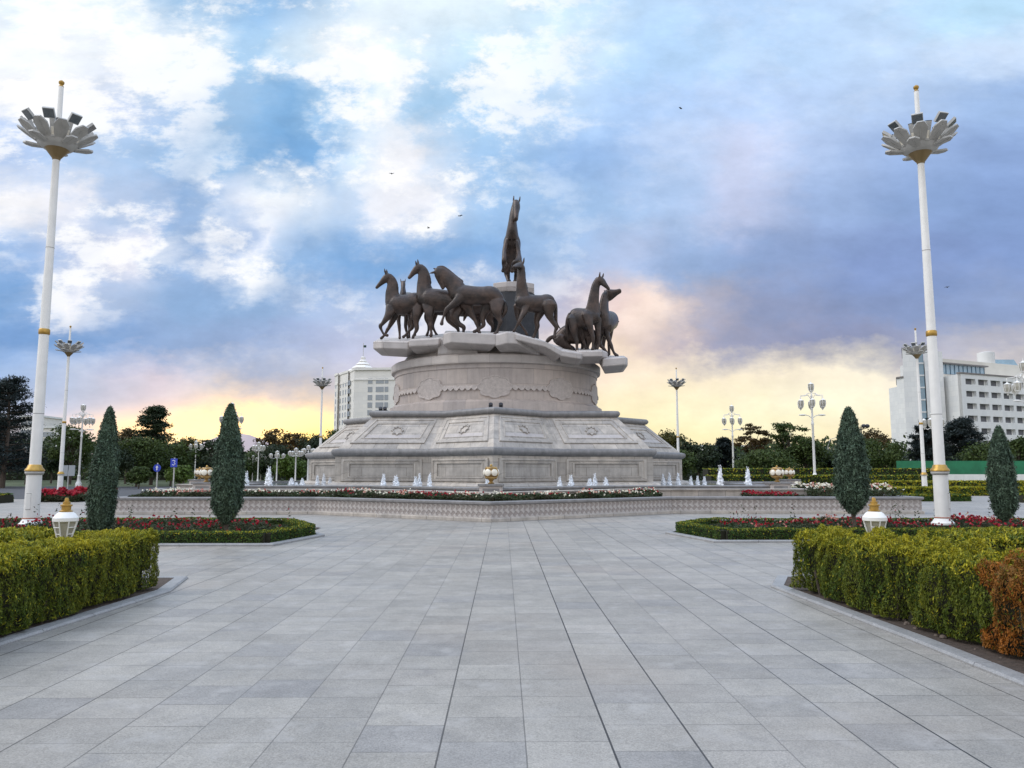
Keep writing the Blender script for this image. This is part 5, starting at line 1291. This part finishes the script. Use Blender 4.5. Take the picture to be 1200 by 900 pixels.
TREES = [ # kind, px centre, top y, width px, Y, material, seed, extra, label
 ('p', 3, 438, 78, 78, 4, 1, {}, 'big dark pine at the left edge of the photo'),
 ('p', -18, 446, 90, 84, 4, 2, {}, 'dark pine crossing the left edge behind the big one'),
 ('b', 30, 522, 34, 100, 1, 3, {}, 'dark round tree low between the left pine and mast'),
 ('b', 82, 497, 52, 100, 0, 4, dict(sparse=.4), 'feathery green tree behind the far left mast and lamp post'),
 ('b', 60, 520, 40, 110, 1, 5, {}, 'dark tree directly behind the tall left mast'),
 ('b', 147, 500, 44, 105, 3, 6, dict(sparse=.5), 'thin rust coloured tree right of the left cypresses'),
 ('p', 177, 473, 50, 96, 1, 7, {}, 'dark pine against the sunset glow left of the hill'),
 ('b', 160, 512, 66, 84, 0, 8, {}, 'wide green tree under the dark sunset pine'),
 ('b', 128, 520, 50, 80, 1, 9, {}, 'dark green tree just behind the left cypresses'),
 ('b', 200, 515, 50, 88, 0, 10, {}, 'green tree right of the sunset pine, behind the blue signs'),
 ('b', 215, 512, 40, 108, 5, 11, dict(sparse=.4), 'olive tree on the skyline left of the hill'),
 ('b', 245, 516, 50, 98, 1, 12, dict(sparse=.3), 'green tree below the hill behind the near cypress'),
 ('b', 278, 530, 50, 100, 0, 13, {}, 'low green tree hidden mostly by the near left cypress'),
 ('b', 318, 503, 46, 112, 3, 14, dict(sparse=.6), 'rust brown tree in the middle of the sunset glow'),
 ('b', 344, 506, 44, 112, 3, 15, dict(sparse=.5), 'rust brown tree right of its twin in the sunset glow'),
 ('b', 322, 522, 60, 104, 1, 16, {}, 'dark tree mass behind the cluster lamps'),
 ('b', 338, 533, 38, 90, 2, 17, {}, 'bright green round tree behind the cluster lamps'),
 ('b', 372, 509, 46, 98, 1, 18, {}, 'dark tree left of the mast by the monument'),
 ('b', 395, 497, 50, 100, 0, 19, {}, 'green tree under the white tower, touching the monument'),
 ('b', 425, 500, 50, 110, 0, 20, {}, 'tree hidden for the most part behind the monument left side'),
 ('b', 163, 547, 26, 74, 0, 21, {}, 'small round shrub tree in front of the left tree line'),
 ('b', 781, 499, 44, 112, 5, 22, dict(sparse=.3), 'olive tree just right of the monument'),
 ('b', 818, 513, 50, 100, 1, 23, {}, 'dark tree right of the mast behind the monument'),
 ('p', 849, 512, 30, 104, 4, 24, {}, 'dark pointed conifer behind the shorter right lamp post'),
 ('b', 884, 494, 46, 100, 3, 25, dict(sparse=.9, flat=.45, low=.45), 'open thin tree of flat leaf layers against the yellow sky'),
 ('b', 927, 487, 46, 102, 0, 26, dict(sparse=.6, flat=.6), 'taller tree with layered crown left of the tall right lamp post'),
 ('b', 900, 527, 70, 92, 0, 27, {}, 'wide low green tree beneath the thin tree'),
 ('b', 945, 508, 44, 100, 0, 28, {}, 'green tree directly behind the tall right lamp post'),
 ('b', 968, 525, 44, 104, 1, 29, {}, 'low dark tree left of the right cypress'),
 ('b', 1023, 498, 44, 104, 3, 30, dict(sparse=.3), 'brownish tree top right of the right cypress'),
 ('b', 1032, 514, 60, 90, 0, 31, {}, 'green tree right of the right cypress, left of the hotel foot'),
 ('p', 1092, 488, 46, 92, 4, 32, {}, 'dark pine behind the tall right mast'),
 ('p', 1131, 487, 58, 96, 4, 33, {}, 'wide dark pine in front of the hotel windows'),
 ('b', 1160, 517, 56, 84, 0, 34, {}, 'green tree behind the short right cypress'),
 ('b', 1196, 508, 40, 88, 0, 35, dict(sparse=.4), 'green tree at the right edge of the photo'),
 ('b', 1225, 515, 60, 90, 1, 36, {}, 'dark tree cut by the right edge of the photo'),
 ('b', 760, 505, 40, 112, 1, 37, {}, 'tree whose left half is hidden by the monument right side'),
 ('b', 795, 527, 40, 94, 0, 38, {}, 'low green tree at the foot of the mast right of the monument'),
 ('b', 995, 520, 44, 100, 0, 39, {}, 'tree hidden mainly by the right cypress'),
]
for kind, px, yt, wpx, Y, mi, seed, ex, lab in TREES:
    h = zat(yt, Y); w = wpx*Y/F*1.05
    # crowns in view are built about 1.5 px per leaf
    if kind == 'b': o = broad_tree(h, w, int(5200*(1-.55*ex.get('sparse', 0))), seed, TG[mi], leaf=.0019*Y, **ex)
    else: o = pine(h, w, 15000, seed, TG[mi], leaf=.0023*Y, tiers=15)
    o.name = NM[kind]; o.location = (gx(px, Y), Y, 0); tag(o, lab, 'tree' if kind == 'b' else 'pine tree', 'trees round the square')
# topiary ball on a stem
o = broad_tree(1.2, 1.5, 2500, 77, TG[2], leaf=.09, low=.3); o.name = 'topiary_tree'; o.location = (gx(211, 52), 52, .3); o.scale = (1.2, 1.2, 1.4); tag(o, 'small bright green ball tree on a bare stem beside the blue sign', 'topiary tree')
# distant belt that closes the skyline behind the single trees
rng = np.random.default_rng(99); n = 60000
X = rng.uniform(-190, 190, n); Yb_ = rng.uniform(118, 150, n); top = 2.6+4.6*vnoise(np.stack([X, Yb_*0, Yb_*0], 1), .11, 4)+2*vnoise(np.stack([X, Yb_, Yb_*0], 1), .4, 5)
C = np.stack([X, Yb_, top*rng.random(n)**.5], 1); A, B = leaf_axes(rng, np.tile([0, -1, .6], (n, 1)), .42, .6, jit=1)
o = link('far_trees', quads_mesh('far_trees', C, A, B, [TG[1], TG[0]], (rng.random(n) < .4).astype(int))); tag(o, 'far belt of dark green woodland closing the skyline', 'woodland', kind='stuff')
b = MB(); L = [(x, 152, 0) for x in range(-190, 191, 5)]; 
b.loop_loft([L, [(x, 152, 3.2+math.sin(x*.3)) for x, y, z in L], [(x, 158, 0) for x, y, z in L]], CORE, close=False); ob = b.build('undergrowth'); tag(ob, 'dark undergrowth inside the far belt of trees', 'undergrowth', kind='stuff')

# far clipped hedge rows on both sides
def row(x0, x1, y, w, h, lab, n=9000, yel=.3, size=.10, seed=3):
    o = box_hedge([(x0, y), (x1, y)], lab, w=w, h=h, n=n, size=size, seed=seed, y=yel, group='clipped hedge rows beyond the square'); return o
row(gx(960, 50), gx(1230, 50), 53, 2.2, .55, 'long low yellow green hedge row right of the planter, second from the plaza', yel=.35, n=14000)
row(gx(1045, 43), gx(1127, 43), 43, 1.6, .35, 'short dark hedge strip on the plaza left and right of the mast foot', yel=-.02, n=6000, size=.07)
row(gx(1187, 41), gx(1260, 41), 41, 1.6, .45, 'short dark hedge strip at the right edge of the plaza', yel=-.02, n=6000, size=.07)
row(gx(830, 66), gx(1080, 66), 66, 2, 1.3, 'hedge row behind the right globe lamps', yel=.12, n=12000)
row(gx(830, 72), gx(1110, 72), 73, 2, 1.9, 'taller hedge row before the right tree line', yel=.05, n=12000)
row(gx(1000, 58), gx(1240, 58), 58.5, 2, .9, 'yellowish hedge row in front of the white wall', yel=.4, n=12000)
row(gx(-30, 50), gx(118, 50), 40.5, 1.6, .45, 'low hedge edging the far red flower bed on the left', yel=-.03, n=9000, size=.07)
flower_bed('red_roses', rect(gx(76, 45), gx(118, 44), 41.6, 46), 8000, 380, .62, 51, 'far red rose bed left of the cypress, at the mast foot', [(REDF, 1)], fs=.09, size=.10)
flower_bed('planter_roses', rect(gx(1125, 21), gx(1200, 21), 20.9, 21.6), 2500, 60, .55, 52, 'tall pale roses at the back of the right bed', [(REDF, .5), (WHTF, .4)], fs=.04, size=.04)

# white wall with green mesh, far right
w_ = empty('site_wall', (0, 0, 0)); tag(w_, 'long low white wall topped with green mesh at the foot of the hotel', 'wall')
b = MB(); b.box(gx(1030, 80), gx(1240, 80), 80, 80.4, 0, 1.35, WHITE); b.build('wall', w_)
b = MB(); b.box(gx(1052, 81), gx(1240, 81), 81, 81.1, 0, 2.75, mat('green_mesh', (.015, .16, .07), .7, noise=.2, nscale=.6)); b.build('mesh_panel', w_)

# blue signs
BLUE = mat('sign_blue', (.02, .05, .42), .4); SW = mat('sign_white', (.8, .8, .8), .5); SG = mat('sign_grey', (.33, .36, .38), .4, metal=.3)
def sign(px, yc, Y, round_, lab):
    z = zat(yc, Y); o = empty('road_sign', (gx(px, Y), Y, 0)); tag(o, lab, 'road sign')
    b = MB(); b.tube([(0, .06, 0), (0, .06, z+.3)], .04, GREYMET, 8); b.build('post', o)
    if round_:
        b = MB(); b.lathe([(.22, -.015), (.22, .015)], BLUE, 24, c=(0, 0, 0), mtx=Matrix.Translation((0, 0, z)) @ Matrix.Rotation(R(90), 4, 'X')); b.build('plate', o)
        b = MB(); b.box(-.03, .03, -.028, -.018, z-.13, z+.05, SW); b.add([(-.09, -.025, z+.03), (.09, -.025, z+.03), (0, -.025, z+.15)], [(0, 1, 2)], SW); b.build('arrow', o)
    else:
        b = MB(); b.box(-.19, .19, -.02, .02, z-.24, z+.24, BLUE); b.build('plate', o, bevel=.01)
        b = MB(); b.tube([(-.08, -.03, z+.11), (.0, -.03, z+.15), (.08, -.03, z+.1), (.01, -.03, z+.02), (.085, -.03, z-.06), (.01, -.03, z-.13), (-.08, -.03, z-.09)], .018, SW, 6); b.build('symbol', o)
sign(183.5, 548.5, 46, True, 'round blue sign with a white arrow on a thin post, left one of the pair')
sign(203, 542.5, 44, False, 'rectangular blue sign with a white curved symbol beside the ball tree')
o = empty('notice_board', (gx(79.5, 74), 74, 0)); z = zat(551.5, 74); tag(o, 'small grey two panel board between the far mast and the lamp post', 'sign board')
b = MB(); b.box(-.62, -.03, -.03, .03, z-.5, z+.5, SG); b.box(.03, .62, -.03, .03, z-.5, z+.5, SG); b.build('panel', o); b = MB(); b.tube([(0, .05, 0), (0, .05, z)], .05, GREYMET, 6); b.build('post', o)
# pale cut stone kerbs by the right planting
b = MB(); b.box(gx(1022, 36), gx(1042, 36), 36, 39, 0, .62, STONE_L); tag(b.build('stone_bench', bevel=.02), 'low pale stone block just behind the right cypress', 'stone block')

# birds
for i, (px, py) in enumerate(((459, 203.5), (502, 267), (539, 253), (798, 127), (1110, 336.5))):
    p = at(px, py, 60); b = MB()
    b.lathe([(.01, -.10), (.045, -.04), (.04, .05), (.015, .12)], BLACK, 6, mtx=Matrix.Rotation(R(80), 4, 'X'))
    for s in (-1, 1): b.add([(0, -.05, 0), (0, .06, 0), (s*.14, .02, .07), (s*.24, -.06, .03)], [(0, 1, 2, 3)], BLACK); b.add([(0, -.05, -.006), (0, .06, -.006), (s*.14, .02, .064), (s*.24, -.06, .024)], [(3, 2, 1, 0)], BLACK)
    o = b.build('bird'); o.location = p; o.rotation_euler = (0, 0, i*1.3)
    tag(o, ['small dark bird high in the sky left of the horses, uppermost', 'small dark bird above the arched neck horses, lower left of its neighbour', 'small dark bird left of the rearing horse', 'tiny dark bird in the blue sky right of the rearing horse', 'tiny dark bird in front of the dark cloud just right of the mast'][i], 'bird')

# ------------------------------------------------------------------ hotel on the right
HW = mat('hotel_plaster', (.74, .74, .72), .6, noise=.04, nscale=.15, joints=(1.5, 1.2, .02, .35)); HG = mat('hotel_glass', (.20, .31, .38), .08, spec=.9, noise=.15, nscale=.3); HD = mat('hotel_recess', (.10, .10, .11), .6, noise=.25, nscale=.4, isl=.5)
HF = mat('roof_trim', (.20, .18, .17), .7)
h = empty('hotel_building', (0, 0, 0)); tag(h, 'large white hotel block with rows of recessed windows and a blue glass stair strip', 'building')
def vbox(name, pts, z0, z1, m, parent, cap=True):
    b = MB(); b.loop_loft([[(x, y, z0) for x, y in pts], [(x, y, z1) for x, y in pts]], m, closed_top=cap); return b.build(name, parent)
def gp(px, Y): return (gx(px+(6 if px > 900 else 0), Y, 445), Y)
Yh = 180
vbox('stair_tower', [gp(1053, 181), gp(1071, 180), gp(1071, 196), gp(1053, 196)], 0, zat(408, 180.5), HW, h)
vbox('stair_tower', [gp(1078.5, 180), gp(1100, 180.5), gp(1100, 196), gp(1078.5, 196)], 0, zat(411, 180.5), HW, h)
vbox('side_wing', [gp(1044.5, 186), gp(1056, 183), gp(1056, 200), gp(1044.5, 200)], 0, zat(442, 184), HW, h)
vbox('side_wing', [gp(1049.5, 190), gp(1056, 186), gp(1056, 204), gp(1049.5, 204)], 0, zat(426, 186), HW, h)
for pts, py, Y in (([gp(1052.5, 180.8), gp(1071.5, 179.7), gp(1071.5, 196.2), gp(1052.5, 196.2)], 408, 180.5), ([gp(1044, 185.7), gp(1056, 182.7), gp(1056, 200.3), gp(1044, 200.3)], 442, 184)):
    z = zat(py, Y); vbox('roof_edge', pts, z, z+.35, HF, h)
zt = zat(414, 180.4)
b = MB(); xa, xb = gp(1071, 180)[0]+.02, gp(1078.5, 180)[0]-.02; b.box(xa, xb, 180.35, 180.9, 0, zt, HG); b.build('stair_glass', h)
for k in range(9):
    z = zt-2.4-k*2.9; b = MB(); b.box(xa, xb, 180.25, 180.34, z, z+.35, HW); b.build('glass_band', h)
# link wall and main facade, receding to the right
A0 = Vector(gp(1096, 183.5)); A1 = Vector(gp(1120, 176)); dF = Vector((math.cos(R(24)), math.sin(R(24)))); A2 = A1+dF*46
roofz = zat(437, 176); bk = Vector((A2.x, A2.y+25)); bl = Vector((A0.x, A0.y+25))
inn = Vector((-dF.y, dF.x))
F1, F2 = A1+inn*.75, A2+inn*.75
vbox('main_block', [tuple(A0), tuple(A1), tuple(F1), tuple(F2), tuple(bk), tuple(bl)], 0, roofz, HW, h)
def on_f(s, d=0): q = A1+dF*s+inn*d; return q
def fbox(b, s0, s1, d0, d1, z0, z1, m):
    p = [on_f(s0, d0), on_f(s1, d0), on_f(s1, d1), on_f(s0, d1)]
    b.loop_loft([[(q.x, q.y, z0) for q in p], [(q.x, q.y, z1) for q in p]], m, closed_top=True, closed_bot=True)
nfl, sp, z1st = 9, 2.86, zat(446.6, 177)+.72
wins = []; ncol = 9; cw = 4.47; s_0 = 1.6
b = MB(); zprev = roofz
for f in range(nfl):
    zt_ = z1st-f*sp; zb_ = zt_-1.35
    fbox(b, 0, 46, 0, .75, zt_, zprev, HW); zprev = zb_
    edges = [0]
    for c in range(ncol):
        s0 = s_0+c*cw; fbox(b, edges[-1], s0, 0, .75, zb_, zt_, HW); edges.append(s0+3.5); wins.append((s0, s0+3.5, zb_, zt_))
    fbox(b, edges[-1], 46, 0, .75, zb_, zt_, HW)
fbox(b, 0, 46, 0, .75, 0, zprev, HW); b.build('facade', h)
for i, (s0, s1, z0, z1) in enumerate(wins[:96]):
    b = MB(); fbox(b, s0+.03, s1-.45, .70, .742, z0+.02, z1-.02, HD); b.build('window', h)
b = MB(); fbox(b, -.2, 46.2, -.15, .9, roofz+.0, roofz+.35, HF); b.build('roof_edge', h)
# set-back top storey with ribbon glass
T0, T1 = on_f(0, 6), on_f(46, 6); zt2 = zat(420.5, 184)
vbox('top_storey', [(T0.x, T0.y), (T1.x, T1.y), (T1.x, T1.y+14), (T0.x, T0.y+14)], roofz-.5, zt2, mat('top_plaster', (.66, .62, .54), .7, noise=.05, nscale=.2), h)
b = MB(); fbox(b, 1.6, 17.2, 5.85, 5.97, roofz+.75, roofz+3.0, HG); b.build('ribbon_window', h)
for k in range(11):
    s = 1.6+k*1.56; b = MB(); fbox(b, s-.06, s+.06, 5.74, 5.84, roofz+.7, roofz+3.1, mat('blue_frame', (.05, .11, .17), .4)); b.build('mullion', h)
b = MB(); fbox(b, 1.2, 17.6, 4.9, 5.8, roofz+3.12, roofz+3.4, HF); b.build('canopy', h)
q = on_f(23, 9); b = MB(); b.lathe([(2.0, 0), (2.0, 3.1), (1.2, 3.3)], HW, 16, c=(q.x, q.y, zt2)); b.build('roof_tank', h)
q = on_f(28, 9); b = MB(); b.box(q.x-1.5, q.x+5, q.y, q.y+6, zt2, zt2+1.8, HG, taper=.8); b.build('roof_skylight', h)

# ------------------------------------------------------------------ white tower on the left
TW = mat('tower_plaster', (.76, .73, .68), .6, noise=.04, nscale=.15, joints=(3, 1.3, .02, .35)); TD = mat('tower_glass', (.27, .29, .31), .25, spec=.7, isl=.5)
t_ = empty('apartment_tower', (0, 0, 0)); tag(t_, 'white tower block with a stepped pointed roof and flagpole left of the monument', 'building')
ztop = zat(434, 250)
foot = [gp(415, 250), gp(478, 248), (gx(478, 248), 285), (gx(392, 264), 285), gp(392.5, 266), gp(396, 262.5), gp(397, 264), gp(408, 255.5), gp(408.5, 257.5)]
vbox('main_block', foot, 0, ztop, TW, t_)
def outl(pts, k, c): return [(c[0]+(x-c[0])*k, c[1]+(y-c[1])*k) for x, y in pts]
cc_ = (sum(p[0] for p in foot)/len(foot), sum(p[1] for p in foot)/len(foot))
vbox('cornice', outl(foot, 1.03, cc_), ztop-.1, ztop+.7, TW, t_); vbox('cornice', outl(foot, 1.015, cc_), ztop-3.4, ztop-2.9, TW, t_)
hexc = gp(425, 262); 
def hx(r): return [(hexc[0]+r*math.cos(k*math.pi/4+.39), hexc[1]+r*math.sin(k*math.pi/4+.39)) for k in range(8)]
zz = ztop+.6
for r0_, r1_, dz_ in ((5.4, 4.4, 1.2), (3.9, 2.6, 1.7), (2.5, 1.6, 1.4), (1.4, .8, 1.2)):
    b = MB(); b.loop_loft([[(x, y, zz) for x, y in hx(r0_*.78)], [(x, y, zz+.35) for x, y in hx(r0_*.80)], [(x, y, zz+.36) for x, y in hx(r0_)], [(x, y, zz+.55) for x, y in hx(r0_)], [(x, y, zz+.55+dz_*.5) for x, y in hx(r1_)]], TW, closed_top=True); b.build('roof_tier', t_); zz += .55+dz_*.42
b = MB(); b.lathe([(.8, 0), (.85, .9), (.4, 1.3)], TW, 10, c=(hexc[0], hexc[1], zz-.1)); b.tube([(hexc[0], hexc[1], zz+1), (hexc[0], hexc[1], zat(402.5, 262))], .10, GREYMET, 6); b.build('flagpole', t_)
z = zat(404.5, 262); b = MB(); b.box(hexc[0]+.1, hexc[0]+1.0, hexc[1]-.03, hexc[1]+.03, z-.9, z-.1, mat('dark_flag', (.03, .06, .05), .8)); b.build('flag', t_)
def wall_windows(p, q, ss, wz, hz, zs, off=.08):
    p, q = Vector(p), Vector(q); d = (q-p).normalized(); n = Vector((d.y, -d.x))
    for z in zs:
        for s, w in ss:
            a = p+d*(s-w/2)+n*off; c = p+d*(s+w/2)+n*off; a2, c2 = a-n*.3, c-n*.3
            b = MB(); b.loop_loft([[(v.x, v.y, z-hz/2) for v in (a, c, c2, a2)], [(v.x, v.y, z+hz/2) for v in (a, c, c2, a2)]], TD, closed_top=True, closed_bot=True)
            b.build('window', t_)
zs = [zat(y, 250) for y in (447, 456.8, 466.2, 475, 484, 493)]
wall_windows(foot[0], foot[1], [(5.4, 1.5), (8.6, 2.6), (10.8, 1.2)], 1, 1.7, zs)
wall_windows(foot[7], foot[0], [(1.6, .8)], 1, 1.6, zs)
wall_windows(foot[6], foot[7], [(2.2, .9), (5.0, .9), (7.6, .9), (10.0, .9)], 1, 1.6, zs)
wall_windows(foot[4], foot[5], [(1.6, .8)], 1, 1.6, zs)
b = MB()
# small far buildings
def far_building(x0, x1, ytop, Y, lab, m, rows=3):
    o = empty('distant_building', (0, 0, 0)); tag(o, lab, 'building'); z = zat(ytop, Y)
    b = MB(); b.box(gx(x0, Y), gx(x1, Y), Y, Y+14, 0, z, m); b.build('wall', o)
    b = MB(); b.box(gx(x0, Y)-.4, gx(x1, Y)+.4, Y-.4, Y+14.4, z, z+.6, HW); b.build('roof_edge', o)
    n = max(2, int((x1-x0)/6)); W_ = (gx(x1, Y)-gx(x0, Y))/n
    for k in range(rows):
        for i in range(n):
            x = gx(x0, Y)+W_*(i+.5); b = MB(); b.box(x-.9, x+.9, Y-.08, Y+.1, z-2.8-k*3.2, z-1.2-k*3.2, TD); b.build('window', o)
far_building(826, 886, 524, 230, 'low pale flat roofed building far behind the right trees', TW, 2)
far_building(46, 60, 502, 240, 'pale building sliver between the two left masts', TW, 4)
far_building(20, 42, 489, 260, 'pale building half hidden behind the left pine', TW, 4)
